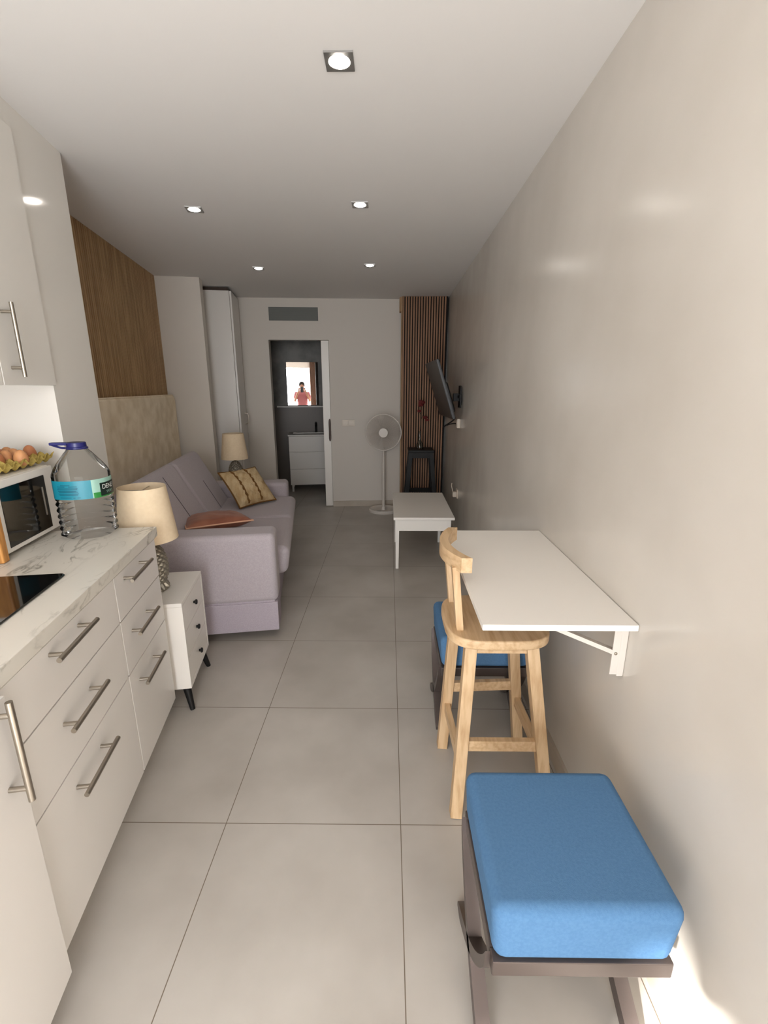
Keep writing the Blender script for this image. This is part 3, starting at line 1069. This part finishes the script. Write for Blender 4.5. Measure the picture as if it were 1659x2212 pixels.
# ---------------------------------------------------------------- bathroom furniture
vn = Thing('vanity', 'white bathroom vanity with three drawers and washbasin top seen through the doorway', 'vanity', (0.1, 6.88, 0), A2)
V0, V1, VS = -0.215, 0.42, 6.655
vn.part('body', MB().box(V0, V1, VS + 0.02, 7.098, 0.10, 0.795), M_furn)
for z0, z1 in ((0.58, 0.792), (0.335, 0.572), (0.10, 0.327)):
    vn.part('drawer', MB().box(V0, V1, VS, VS + 0.019, z0, z1, 0.003), M_furn)
bt_ = MB()
bt_.box(V0 - 0.01, V1 + 0.01, VS - 0.01, VS + 0.05, 0.796, 0.815, 0.004)
bt_.box(V0 - 0.01, V1 + 0.01, 7.0, 7.098, 0.796, 0.815, 0.004)
bt_.box(V0 - 0.01, V0 + 0.06, VS + 0.05, 7.0, 0.796, 0.815)
bt_.box(V1 - 0.06, V1 + 0.01, VS + 0.05, 7.0, 0.796, 0.815)
bt_.box(V0 + 0.06, V1 - 0.06, VS + 0.05, 7.0, 0.7955, 0.801)
vn.part('washbasin', bt_, M_furn)
for t_ in (V0 + 0.03, V1 - 0.03):
    for s_ in (VS + 0.04, 7.05):
        vn.part('leg', MB().box(t_ - 0.014, t_ + 0.014, s_ - 0.014, s_ + 0.014, 0, 0.1), M_furn)
fc = MB()
fc.tube([(0.18, 7.03, 0.815), (0.18, 7.03, 0.955)], 0.016, 16).tube([(0.18, 7.03, 0.92), (0.18, 6.92, 0.925), (0.18, 6.905, 0.91)], 0.011, 12).box(0.172, 0.188, 6.99, 7.035, 0.956, 0.966, 0.003)
single('faucet', 'black tap standing on the white bathroom washbasin', 'tap', fc, M_black, A2)
mi = Thing('mirror', 'rectangular bathroom mirror reflecting the photographer and a bright terrace door', 'mirror', (0.015, 7.095, 1.2), A2)
mi.part('backing', MB().box(-0.213, 0.243, 7.088, 7.099, 1.204, 1.812), M_brown)
mi.part('glass', MB().box(-0.209, 0.239, 7.084, 7.088, 1.207, 1.808), M_mirror)
single('bathroom_shelf', 'thin white shelf below the bathroom mirror', 'shelf', MB().box(-0.365, 0.315, 6.98, 7.099, 1.178, 1.197, 0.003), M_furn, A2)

# ---------------------------------------------------------------- floor fan
FX, FY = -0.062, 5.46
fn = Thing('floor_fan', 'white pedestal fan with wire guard standing before the back wall', 'fan', (FX, FY, 0))
fn.part('base', MB().lathe([(0, 0.018), (0.10, 0.018), (0.135, 0.022), (0.15, 0.036), (0.165, 0.036), (0.175, 0.022), (0.172, 0.0), (0, 0.0)], (FX, FY, 0), 48), M_fan)
fn.part('base_button', MB().box(FX - 0.085, FX - 0.03, FY - 0.10, FY - 0.085, 0.018, 0.026), M_black)
fn.part('pole', MB().tube([(FX, FY, 0.018), (FX, FY, 0.60)], 0.0165, 16).tube([(FX, FY, 0.60), (FX, FY, 0.90)], 0.012, 16).lathe([(0.022, 0.0), (0.03, 0.0), (0.02, 0.04), (0.0165, 0.04)], (FX, FY, 0.018), 20), M_fan)
hc = Vector((FX, FY - 0.06, 0.952))
toY = Matrix.Translation(hc) @ Matrix.Rotation(PI / 2, 4, 'X')      # local z -> -Y (toward the camera)
GR = 0.205
fn.part('motor_housing', MB().lathe([(0, -0.14), (0.035, -0.135), (0.055, -0.11), (0.06, -0.05), (0.05, -0.03), (0, -0.03)], n=28, mat=toY), M_fan)
bl = MB()
for k in range(5):
    a0 = 2 * PI * k / 5
    b = bmesh.new()
    lo, hi = [], []
    for i in range(9):
        r = 0.035 + 0.14 * i / 8
        w = 0.30 + 0.30 * math.sin(PI * (i + 2) / 11)
        row = []
        for j in range(5):
            a_ = a0 + w * (j / 4 - 0.5) * 1.4
            row.append(b.verts.new((r * math.cos(a_), r * math.sin(a_), 0.004 + 0.022 * (j / 4 - 0.5))))
        lo.append(row)
    for i in range(8):
        for j in range(4):
            b.faces.new((lo[i][j], lo[i + 1][j], lo[i + 1][j + 1], lo[i][j + 1]))
    ex = bmesh.ops.solidify(b, geom=list(b.faces), thickness=0.002)
    bl._merge(b, toY)
bl.lathe([(0, 0.018), (0.03, 0.018), (0.034, 0.0), (0.034, -0.02), (0, -0.02)], n=24, mat=toY)
fn.part('blades', bl, M_fan)
gd = MB()


def guard(sgn, dz):
    def zz(r):
        return dz + sgn * 0.035 * (1 - (r / GR) ** 2)
    for i in range(1, 9):
        r = 0.06 + (GR - 0.06) * i / 8
        if i == 8:
            continue
        gd.tube([(r * math.cos(2 * PI * k / 40), r * math.sin(2 * PI * k / 40), zz(r)) for k in range(41)], 0.0011, 5, False, toY)
    for k in range(36):
        a_ = 2 * PI * k / 36
        gd.tube([(r * math.cos(a_), r * math.sin(a_), zz(r)) for r in (0.045, 0.1, 0.15, GR)], 0.0011, 5, False, toY)


guard(1, 0.008)
guard(-1, -0.012)
fn.part('wire_guard', gd, M_fan)
fn.part('guard_rim', MB().tube([(GR * math.cos(2 * PI * k / 56), GR * math.sin(2 * PI * k / 56), -0.002) for k in range(57)], 0.0075, 10, False, toY), M_fan)
fn.part('badge', MB().lathe([(0, 0.05), (0.05, 0.049), (0.054, 0.045), (0.054, 0.040), (0, 0.040)], n=32, mat=toY), M_fan)

# ---------------------------------------------------------------- black plant stand with vase
PX, PY, PZ = 0.365, 5.33, 0.775
ps = Thing('plant_stand', 'black square stool holding a vase before the slatted column', 'stool', (PX, PY, 0))
ps.part('top', MB().box(PX - 0.145, PX + 0.145, PY - 0.145, PY + 0.145, PZ - 0.03, PZ, 0.006), M_black)
for i, j in ((-1, -1), (1, -1), (1, 1), (-1, 1)):
    ps.part('leg', MB().bar((PX + i * 0.115, PY + j * 0.115, PZ - 0.03), (PX + i * 0.18, PY + j * 0.165, 0), 0.045, 0.045), M_black)
ps.part('apron', MB().box(PX - 0.115, PX + 0.115, PY - 0.130, PY - 0.112, PZ - 0.09, PZ - 0.03).box(PX - 0.115, PX + 0.115, PY + 0.112, PY + 0.130, PZ - 0.09, PZ - 0.03)
        .box(PX - 0.13, PX - 0.112, PY - 0.115, PY + 0.115, PZ - 0.09, PZ - 0.03).box(PX + 0.112, PX + 0.13, PY - 0.115, PY + 0.115, PZ - 0.09, PZ - 0.03), M_black)
rg = MB()
for j in (-1, 1):
    rg.box(PX - 0.15, PX + 0.15, PY + j * 0.147 - 0.012, PY + j * 0.147 + 0.012, 0.235, 0.285)
for i in (-1, 1):
    rg.box(PX + i * 0.158 - 0.012, PX + i * 0.158 + 0.012, PY - 0.14, PY + 0.14, 0.18, 0.22)
ps.part('rungs', rg, M_black)
vs = Thing('vase', 'slim clear glass bottle vase on the black stool', 'vase', (PX - 0.01, PY, PZ))
vc = (PX - 0.01, PY, PZ + 0.0005)
vs.part('glass', MB().lathe([(0, 0.0), (0.035, 0.0), (0.038, 0.008), (0.036, 0.05), (0.02, 0.085), (0.013, 0.11), (0.012, 0.19), (0.015, 0.2), (0.012, 0.2), (0.010, 0.19), (0.010, 0.11), (0.016, 0.085), (0.032, 0.05), (0.033, 0.008), (0, 0.006)], vc, 28), M_glass)
fl = Thing('flower_stem', 'tall dark flower stem with deep red blooms standing in the glass vase', 'flower', (PX - 0.01, PY, PZ + 0.01))
x_, y_ = PX - 0.01, PY
st_ = MB().tube([(x_, y_, PZ + 0.012), (x_ + 0.004, y_, PZ + 0.2), (x_ + 0.01, y_ - 0.01, PZ + 0.36), (x_ + 0.008, y_ - 0.02, PZ + 0.52)], 0.004, 8)
st_.tube([(x_ + 0.008, y_ - 0.01, PZ + 0.33), (x_ + 0.03, y_ - 0.015, PZ + 0.38), (x_ + 0.06, y_ - 0.02, PZ + 0.36), (x_ + 0.075, y_ - 0.02, PZ + 0.33)], 0.0028, 6)
st_.tube([(x_ + 0.009, y_ - 0.012, PZ + 0.38), (x_ - 0.015, y_ - 0.012, PZ + 0.42)], 0.0028, 6)
fl.part('stem', st_, M_stem)
for cx, cz, sz in ((0.012, 0.52, 0.034), (-0.012, 0.425, 0.02), (0.058, 0.355, 0.024), (0.076, 0.325, 0.02), (0.004, 0.49, 0.026)):
    mb = MB()
    for k in range(7):
        a_ = 2 * PI * k / 7
        mb.ball((x_ + cx + math.cos(a_) * sz * 0.6, y_ - 0.02 + math.sin(a_) * sz * 0.5, PZ + cz + 0.25 * sz * math.sin(3 * a_)), sz * 0.62, sz * 0.55, sz * 0.5, 10)
    mb.ball((x_ + cx, y_ - 0.02, PZ + cz), sz * 0.5, sz * 0.5, sz * 0.6, 10)
    fl.part('bloom', mb, M_red, label='deep red bloom')

# ---------------------------------------------------------------- television on its arm
tv = Thing('television', 'black flat television tilted down on a bracket on the right wall', 'television', (0.55, 4.68, 1.42))
TVH, TVL, TVT = 0.545, 0.80, 0.045
# frame: local x along the wall toward far, y out of the screen (toward -X), z up; tilt leans the top into the room
ex = Vector((-0.045, 1.0, 0)).normalized()
ez = Vector((-0.168, 0, 0.515)).normalized()
ez = (ez - ex * ez.dot(ex)).normalized()
ey = ez.cross(ex)                                   # pointing into the room
if ey.x > 0:
    ey = -ey
oT = Vector((0.580, 4.27, 1.172))                   # near bottom corner of the screen
TM = Matrix(((ex.x, ey.x, ez.x, oT.x), (ex.y, ey.y, ez.y, oT.y), (ex.z, ey.z, ez.z, oT.z), (0, 0, 0, 1)))
tv.part('case', MB().box(0, TVL, -0.028, -0.002, 0, TVH, 0.004, 2, TM), M_blackplastic)
tv.part('screen', MB().box(0.010, TVL - 0.010, -0.002, -0.0005, 0.016, TVH - 0.010, 0, 2, TM), M_tv)
tv.part('rear_housing', MB().box(0.1, TVL - 0.1, -0.062, -0.028, 0.05, TVH * 0.6, 0.012, 2, TM), M_blackplastic)
ar = MB()
ar.box(0.656, 0.669, 4.40, 4.52, 1.27, 1.47, 0.003)
ar.box(0.60, 0.657, 4.43, 4.49, 1.33, 1.40, 0.004)
ar.box(0.635, 0.656, 4.30, 4.42, 1.36, 1.385, 0.004)
ar.box(0.64, 0.655, 4.29, 4.32, 1.30, 1.46, 0.004)
tv.part('wall_bracket', ar, M_black)
cb_ = MB()
cb_.tube([(0.625, 4.42, 1.18), (0.60, 4.44, 1.15), (0.565, 4.48, 1.12), (0.52, 4.52, 1.085)], 0.006, 8)
cb_.tube([(0.655, 4.44, 1.125), (0.62, 4.46, 1.125), (0.585, 4.48, 1.118), (0.555, 4.50, 1.105)], 0.005, 8)
tv.part('cable', cb_, M_black)
so = Thing('wall_socket', 'small white socket box under the television on right wall', 'socket', (0.66, 4.43, 1.08))
so.part('box', MB().box(0.640, 0.6695, 4.405, 4.465, 1.085, 1.17, 0.004), M_plate)
so.part('cover', MB().box(0.636, 0.640, 4.410, 4.460, 1.092, 1.163, 0.002), M_plate)
so2 = Thing('wall_socket', 'white plug in a low socket on right wall above the coffee table', 'socket', (0.66, 4.4, 0.42))
so2.part('plate', MB().box(0.660, 0.6695, 4.37, 4.455, 0.415, 0.50, 0.002), M_plate)
so2.part('plug', MB().box(0.622, 0.660, 4.385, 4.43, 0.425, 0.475, 0.006).tube([(0.628, 4.43, 0.47), (0.618, 4.47, 0.52), (0.625, 4.5, 0.54)], 0.004, 8), M_plate)

# ---------------------------------------------------------------- coffee table
ct = Thing('coffee_table', 'low white rectangular coffee table in front of the fan', 'coffee table', (0.28, 4.04, 0))
C0, C1, D0, D1, CZ = 0.040, 0.532, 3.575, 4.50, 0.445
ct.part('tabletop', MB().box(C0, C1, D0, D1, CZ - 0.022, CZ, 0.003), M_furn)
ct.part('apron', MB().box(C0 + 0.02, C1 - 0.03, D0 + 0.015, D0 + 0.03, CZ - 0.115, CZ - 0.022).box(C0 + 0.02, C1 - 0.03, D1 - 0.03, D1 - 0.015, CZ - 0.115, CZ - 0.022)
        .box(C0 + 0.015, C0 + 0.03, D0 + 0.03, D1 - 0.03, CZ - 0.115, CZ - 0.022).box(C1 - 0.04, C1 - 0.025, D0 + 0.03, D1 - 0.03, CZ - 0.115, CZ - 0.022), M_furn)
for x_ in (C0 + 0.032, C1 - 0.042):
    for y_ in (D0 + 0.032, D1 - 0.21):
        ct.part('leg', MB().bar((x_, y_, CZ - 0.022), (x_, y_, 0), 0.030, 0.030, w1=0.024, h1=0.024), M_furn)

# ---------------------------------------------------------------- fold-down table
ft = Thing('wall_table', 'white fold-down table board fixed to the right wall on white brackets', 'table', (0.46, 1.54, 0.64))
TX0, TX1, TY0, TY1, TZ = 0.252, RW - 0.002, 1.117, 1.966, 0.840
ft.part('tabletop', MB().box(TX0, TX1, TY0, TY1, TZ - 0.018, TZ, 0.0025), M_furn)
for yb in (TY0 + 0.06, TY1 - 0.10):
    m = MB()
    m.box(RW - 0.020, RW - 0.0005, yb - 0.016, yb + 0.016, 0.655, TZ - 0.018, 0.003)
    m.box(RW - 0.040, RW - 0.020, yb - 0.016, yb - 0.013, 0.662, TZ - 0.019)
    br = ft.part('bracket', m, M_fan)
    ft.part('arm', MB().box(TX0 + 0.15, RW - 0.02, yb - 0.014, yb + 0.014, TZ - 0.030, TZ - 0.0185, 0.002), M_fan, br)
    ft.part('strut', MB().bar((RW - 0.030, yb - 0.004, 0.728), (TX0 + 0.20, yb - 0.004, TZ - 0.030), 0.022, 0.012, (0, 1, 0)), M_fan, br)
    ft.part('screw', MB().lathe([(0, 0.003), (0.004, 0.002), (0.005, 0), (0, 0)], n=12, mat=Matrix.Translation((RW - 0.030, yb - 0.016, 0.728)) @ Matrix.Rotation(PI / 2, 4, 'X')), M_steel, br)

# ---------------------------------------------------------------- wooden bar stool
bs = Thing('bar_stool', 'pale pine bar stool with curved backrest, tucked under the wall table', 'bar stool', (0.39, 1.48, 0))
SZ = 0.660
xs0, xs1, ys0, ys1 = 0.197, 0.552, 1.335, 1.690
poly = []
for k in range(48):
    a_ = 2 * PI * k / 48
    c_, s_ = math.cos(a_), math.sin(a_)
    e = 2 / 3.6
    poly.append(((xs0 + xs1) / 2 + (xs1 - xs0) / 2 * math.copysign(abs(c_) ** e, c_), (ys0 + ys1) / 2 + (ys1 - ys0) / 2 * math.copysign(abs(s_) ** e, s_)))
bs.part('seat', MB().prism(poly, SZ - 0.034, SZ, 0.007, None, 3), M_pineh)
tops = [(0.276, 1.385), (0.478, 1.385), (0.478, 1.635), (0.262, 1.635)]
feet = [(0.238, 1.300), (0.558, 1.300), (0.548, 1.655), (0.226, 1.625)]
LW = 0.040
for (a0, b0), (a1, b1) in zip(tops, feet):
    bs.part('leg', MB().bar((a0, b0, SZ - 0.034), (a1, b1, 0), LW, LW, bev=0.002), M_pine)


def on_leg(i, z):
    k = 1 - z / (SZ - 0.034)
    return Vector((tops[i][0] + (feet[i][0] - tops[i][0]) * k, tops[i][1] + (feet[i][1] - tops[i][1]) * k, z))


for i, j, z in ((0, 1, 0.265), (3, 2, 0.285), (0, 3, 0.20), (1, 2, 0.215)):
    bs.part('rung', MB().bar(on_leg(i, z), on_leg(j, z), 0.020, 0.040, (0, 1, 0) if i in (0, 3) and j in (1, 2) and (i, j) in ((0, 1), (3, 2)) else (1, 0, 0)), M_pineh)
ap = MB()
for i, j, sd in ((0, 1, (0, 1, 0)), (3, 2, (0, 1, 0)), (0, 3, (1, 0, 0)), (1, 2, (1, 0, 0))):
    z = SZ - 0.05
    ap.bar(on_leg(i, z), on_leg(j, z), 0.02, 0.03, sd)
bs.part('apron', ap, M_pineh)
# backrest: two posts and a bowed rail on the aisle side
for y0, y1, xb, xt in ((1.425, 1.412, 0.243, 0.217), (1.635, 1.672, 0.243, 0.222)):
    bs.part('back_post', MB().bar((xb, y0, SZ - 0.002), (xt, y1, 0.893), 0.024, 0.036, (1, 0, 0), bev=0.002), M_pine)
rl = MB()
b = rl.bm
rings = []
N_ = 20
RY0, RY1, RB, RZ0, RZ1 = 1.372, 1.708, 0.050, 0.882, 0.932
for k in range(N_ + 1):
    u = -1 + 2 * k / N_
    y = (RY0 + RY1) / 2 + u * (RY1 - RY0) / 2
    xo = 0.181 + RB * u * u                          # outer face, bowed away from the wall
    th = 0.034 - 0.004 * (1 - u * u)
    rings.append([b.verts.new((xo, y, RZ0)), b.verts.new((xo + th, y, RZ0)), b.verts.new((xo + th, y, RZ1)), b.verts.new((xo, y, RZ1))])
for a_, c_ in zip(rings, rings[1:]):
    for k in range(4):
        b.faces.new((a_[k], a_[(k + 1) % 4], c_[(k + 1) % 4], c_[k]))
b.faces.new(rings[0][::-1]); b.faces.new(rings[-1])
bmesh.ops.recalc_face_normals(b, faces=list(b.faces))
bs.part('top_rail', rl, M_pineh)

# ---------------------------------------------------------------- blue stools with crossed legs
OX0, OX1, OY0, OY1 = 0.208, 0.592, 0.672, 1.028
oc = ((OX0 + OX1) / 2, (OY0 + OY1) / 2)


def ottoman():
    th = Thing('footstool', 'low stool with thick blue cushion and curved bronze legs, nearest the camera', 'stool', (oc[0], oc[1], 0), 0, 'blue cushioned stools')
    m = MB().box(OX0, OX1, OY0, OY1, 0.322, 0.462, 0.026, 4)
    for v in m.bm.verts:
        if v.co.z > 0.42:
            ux = (v.co.x - oc[0]) / ((OX1 - OX0) / 2)
            uy = (v.co.y - oc[1]) / ((OY1 - OY0) / 2)
            v.co.z += 0.006 * (1 - ux * ux) * (1 - uy * uy)
        if v.co.z < 0.36:
            v.co.x += -0.012 if v.co.x > oc[0] else 0.006
    th.part('cushion', m, M_blue)
    f = MB()
    f.box(OX0 + 0.006, OX1 - 0.010, OY0 + 0.002, OY0 + 0.030, 0.282, 0.322, 0.003)
    f.box(OX0 + 0.006, OX1 - 0.010, OY1 - 0.030, OY1 - 0.002, 0.282, 0.322, 0.003)
    f.box(OX0 + 0.006, OX0 + 0.034, OY0 + 0.030, OY1 - 0.030, 0.282, 0.322, 0.003)
    f.box(OX1 - 0.038, OX1 - 0.010, OY0 + 0.030, OY1 - 0.030, 0.282, 0.322, 0.003)
    f.box(OX0 + 0.034, OX1 - 0.038, OY0 + 0.030, OY1 - 0.030, 0.308, 0.3215)
    th.part('frame', f, M_frame)
    for xc, lw in ((OX0 + 0.012, 0.034), (OX1 - 0.030, 0.034)):
        for sg, dx in ((1, 0.0), (-1, 0.0)):
            mb = MB()
            bb = mb.bm
            prev = None
            n = 16
            for k in range(n + 1):
                u = k / n
                # from the frame at one end down in a curve to the floor at the other
                yy = (OY0 + 0.022) + (OY1 - OY0 - 0.044) * (u ** 1.15)
                zz = 0.300 * (1 - u) - 0.05 * math.sin(PI * u) * (1 - u * 0.4)
                zz = max(0.0, zz)
                dydu, dzdu = (OY1 - OY0), -0.30
                if sg < 0:
                    yy = OY0 + OY1 - yy
                x_a = xc - lw / 2
                hh = 0.042
                z_lo = max(0.0, zz - hh / 2) if u < 1 else 0.0
                z_hi = max(0.012, zz + hh / 2) if u < 1 else 0.014
                q = [bb.verts.new((x_a, yy, z_lo)), bb.verts.new((x_a + lw, yy, z_lo)), bb.verts.new((x_a + lw, yy, z_hi)), bb.verts.new((x_a, yy, z_hi))]
                if prev:
                    for i in range(4):
                        bb.faces.new((prev[i], prev[(i + 1) % 4], q[(i + 1) % 4], q[i]))
                else:
                    bb.faces.new(q)
                prev = q
            bb.faces.new(prev[::-1])
            bmesh.ops.recalc_face_normals(bb, faces=list(bb.faces))
            th.part('leg', mb, M_frame)
    return th


ot = ottoman()
copy_thing(ot.o, (oc[0] + 0.008, oc[1] + 1.025, 0), None, 'low stool with thick blue cushion half hidden behind the pine bar stool')

# ---------------------------------------------------------------- curtain at the terrace door, seen in the mirror
cu = MB()
b = cu.bm
prev = None
for side in (0,):
    rows = []
    for k in range(41):
        x = 0.47 + 0.185 * k / 40
        y = FRONT_Y + 0.06 + 0.022 * math.sin(k * 0.95)
        rows.append((x, y))
lo0 = [b.verts.new((x, y, 0.02)) for x, y in rows]
hi0 = [b.verts.new((x, y, 2.30)) for x, y in rows]
lo1 = [b.verts.new((x, y + 0.004, 0.02)) for x, y in rows]
hi1 = [b.verts.new((x, y + 0.004, 2.30)) for x, y in rows]
for k in range(40):
    b.faces.new((lo0[k], lo0[k + 1], hi0[k + 1], hi0[k]))
    b.faces.new((lo1[k + 1], lo1[k], hi1[k], hi1[k + 1]))
    b.faces.new((hi0[k], hi0[k + 1], hi1[k + 1], hi1[k]))
    b.faces.new((lo0[k + 1], lo0[k], lo1[k], lo1[k + 1]))
b.faces.new((lo0[0], hi0[0], hi1[0], lo1[0])); b.faces.new((lo0[40], lo1[40], hi1[40], hi0[40]))
bmesh.ops.recalc_face_normals(b, faces=list(b.faces))
cth = Thing('curtain', 'brown curtain drawn aside at the terrace door, seen in the bathroom mirror', 'curtain', (0.56, FRONT_Y + 0.06, 0))
cth.part('cloth', cu, M_curtain)
cth.part('rod', MB().tube([(OPEN_X0, FRONT_Y + 0.06, 2.31), (0.66, FRONT_Y + 0.06, 2.31)], 0.011, 12).box(0.25, 0.265, FRONT_Y, FRONT_Y + 0.06, 2.30, 2.32).box(-0.8, -0.785, FRONT_Y, FRONT_Y + 0.06, 2.30, 2.32), M_brown)

# ---------------------------------------------------------------- the photographer, seen in the bathroom mirror
PA = A2
pc = Vector((0.0, -0.30, 0))
per = Thing('person', 'person in a pink T-shirt and dark trousers holding up a phone, reflected in the mirror', 'person', pc, PA)


def skin_mesh(name, verts, edges, radii, root, mat, parent, sub=2):
    me = bpy.data.meshes.new(name)
    me.from_pydata([Vector(v) for v in verts], edges, [])
    ob = bpy.data.objects.new(name, me)
    COL.objects.link(ob)
    sk = ob.modifiers.new('skin', 'SKIN')
    sv = me.skin_vertices[0].data
    for i, r in enumerate(radii):
        r = r if isinstance(r, tuple) else (r, r)
        sv[i].radius = r
        sv[i].use_root = (i == root)
    sd = ob.modifiers.new('sub', 'SUBSURF')
    sd.levels = sub
    sd.render_levels = sub
    dgp = bpy.context.evaluated_depsgraph_get()
    m2 = bpy.data.meshes.new_from_object(ob.evaluated_get(dgp))
    bpy.data.objects.remove(ob)
    m2.transform(Matrix.Translation(-pc))
    for p in m2.polygons:
        p.use_smooth = True
    o2 = bpy.data.objects.new(name, m2)
    m2.materials.clear()
    m2.materials.append(getm(mat))
    COL.objects.link(o2)
    o2.parent = parent
    return o2


Y0 = -0.34
V, E, Rr = [], [], []


def add(p, r, par=None):
    V.append(p); Rr.append(r)
    if par is not None:
        E.append((par, len(V) - 1))
    return len(V) - 1


pel = add((0, Y0, 0.86), (0.135, 0.095))
wai = add((0, Y0 + 0.005, 1.00), (0.125, 0.085), pel)
che = add((0, Y0 + 0.005, 1.18), (0.150, 0.10), wai)
ucs = add((0, Y0 - 0.005, 1.29), (0.11, 0.085), che)
nek = add((0, Y0 + 0.0, 1.365), 0.060, ucs)
hd1 = add((0, Y0 + 0.02, 1.425), (0.058, 0.066), nek)
hd2 = add((0, Y0 + 0.015, 1.50), (0.082, 0.096), hd1)
hd3 = add((0, Y0 + 0.0, 1.575), (0.066, 0.078), hd2)
nos = add((0, Y0 + 0.098, 1.487), (0.012, 0.014), hd2)
for sg in (-1, 1):
    sh = add((sg * 0.165, Y0, 1.285), 0.055, ucs)
    elb = add((sg * 0.225, Y0 + 0.06, 1.06), 0.038, sh)
    fra = add((sg * 0.155, Y0 + 0.19, 1.24), 0.032, elb)
    wri = add((sg * 0.092, Y0 + 0.262, 1.365), 0.024, fra)
    plm = add((sg * 0.080, Y0 + 0.290, 1.420), (0.030, 0.016), wri)
    for q, (dz, ln) in enumerate(((0.040, 0.05), (0.022, 0.055), (0.004, 0.052), (-0.014, 0.042))):
        k1 = add((sg * 0.088, Y0 + 0.322, 1.425 + dz), 0.0085, plm)
        k2 = add((sg * (0.088 - 0.018), Y0 + 0.330, 1.428 + dz), 0.0078, k1)
    th1 = add((sg * 0.062, Y0 + 0.288, 1.440), 0.010, plm)
    th2 = add((sg * 0.048, Y0 + 0.293, 1.462), 0.0088, th1)
    hip = add((sg * 0.085, Y0, 0.80), 0.088, pel)
    kne = add((sg * 0.095, Y0 + 0.02, 0.46), 0.056, hip)
    clf = add((sg * 0.098, Y0 - 0.005, 0.32), 0.052, kne)
    ank = add((sg * 0.10, Y0 - 0.01, 0.085), 0.036, clf)
    toe = add((sg * 0.11, Y0 + 0.14, 0.035), (0.042, 0.030), ank)
body = skin_mesh('body', V, E, Rr, pel, M_skin, per.o)
# shirt with short sleeves, trousers, hair, eyes
V, E, Rr = [], [], []
a = add((0, Y0, 0.77), (0.175, 0.13)); b1 = add((0, Y0 + 0.005, 0.98), (0.165, 0.122), a); c1 = add((0, Y0 + 0.005, 1.17), (0.180, 0.130), b1); d1 = add((0, Y0 - 0.005, 1.29), (0.140, 0.108), c1)
e1 = add((0, Y0, 1.335), (0.066, 0.066), d1)
for sg in (-1, 1):
    f1 = add((sg * 0.168, Y0, 1.280), 0.080, d1)
    g1 = add((sg * 0.212, Y0 + 0.040, 1.12), 0.066, f1)
skin_mesh('t_shirt', V, E, Rr, 0, M_shirt, per.o)
V, E, Rr = [], [], []
a = add((0, Y0, 1.00), (0.150, 0.112)); a2 = add((0, Y0, 0.86), (0.160, 0.120), a)
for sg in (-1, 1):
    f1 = add((sg * 0.088, Y0, 0.74), 0.108, a2); g1 = add((sg * 0.095, Y0 + 0.02, 0.46), 0.082, f1); h1 = add((sg * 0.10, Y0 - 0.008, 0.04), 0.070, g1)
skin_mesh('trousers', V, E, Rr, 0, M_trouser, per.o)
for sg in (-1, 1):
    per.part('shoe', MB().box(sg * 0.108 - 0.046, sg * 0.108 + 0.046, Y0 - 0.06, Y0 + 0.20, 0.0, 0.075, 0.03, 4), M_black)
    per.part('eye', MB().ball((sg * 0.030, Y0 + 0.094, 1.508), 0.011, 0.008, 0.008, 12), M_black)
    per.part('ear', MB().ball((sg * 0.078, Y0 + 0.008, 1.495), 0.010, 0.018, 0.030, 12), M_skin)
hr = MB().ball((0, Y0 - 0.016, 1.550), 0.088, 0.094, 0.088, 24)
per.part('hair', hr, M_hair)
per.part('mouth', MB().ball((0, Y0 + 0.088, 1.447), 0.022, 0.006, 0.005, 12), M_shirt)

M_phone = Mat('grey phone case', rgb(84, 84, 90), 0.4)
ph = Thing('phone', 'dark smartphone held up in both hands by the person in the mirror', 'phone', (0, -0.03, 1.36), PA)
ph.part('case', MB().box(-0.040, 0.040, -0.0295, -0.0215, 1.325, 1.480, 0.003), M_phone)
ph.part('lens', MB().lathe([(0, 0.001), (0.006, 0.001), (0.006, 0), (0, 0)], n=16, mat=Matrix.Translation((0.0, -0.0215, 1.45)) @ Matrix.Rotation(-PI / 2, 4, 'X')), M_blackglass)
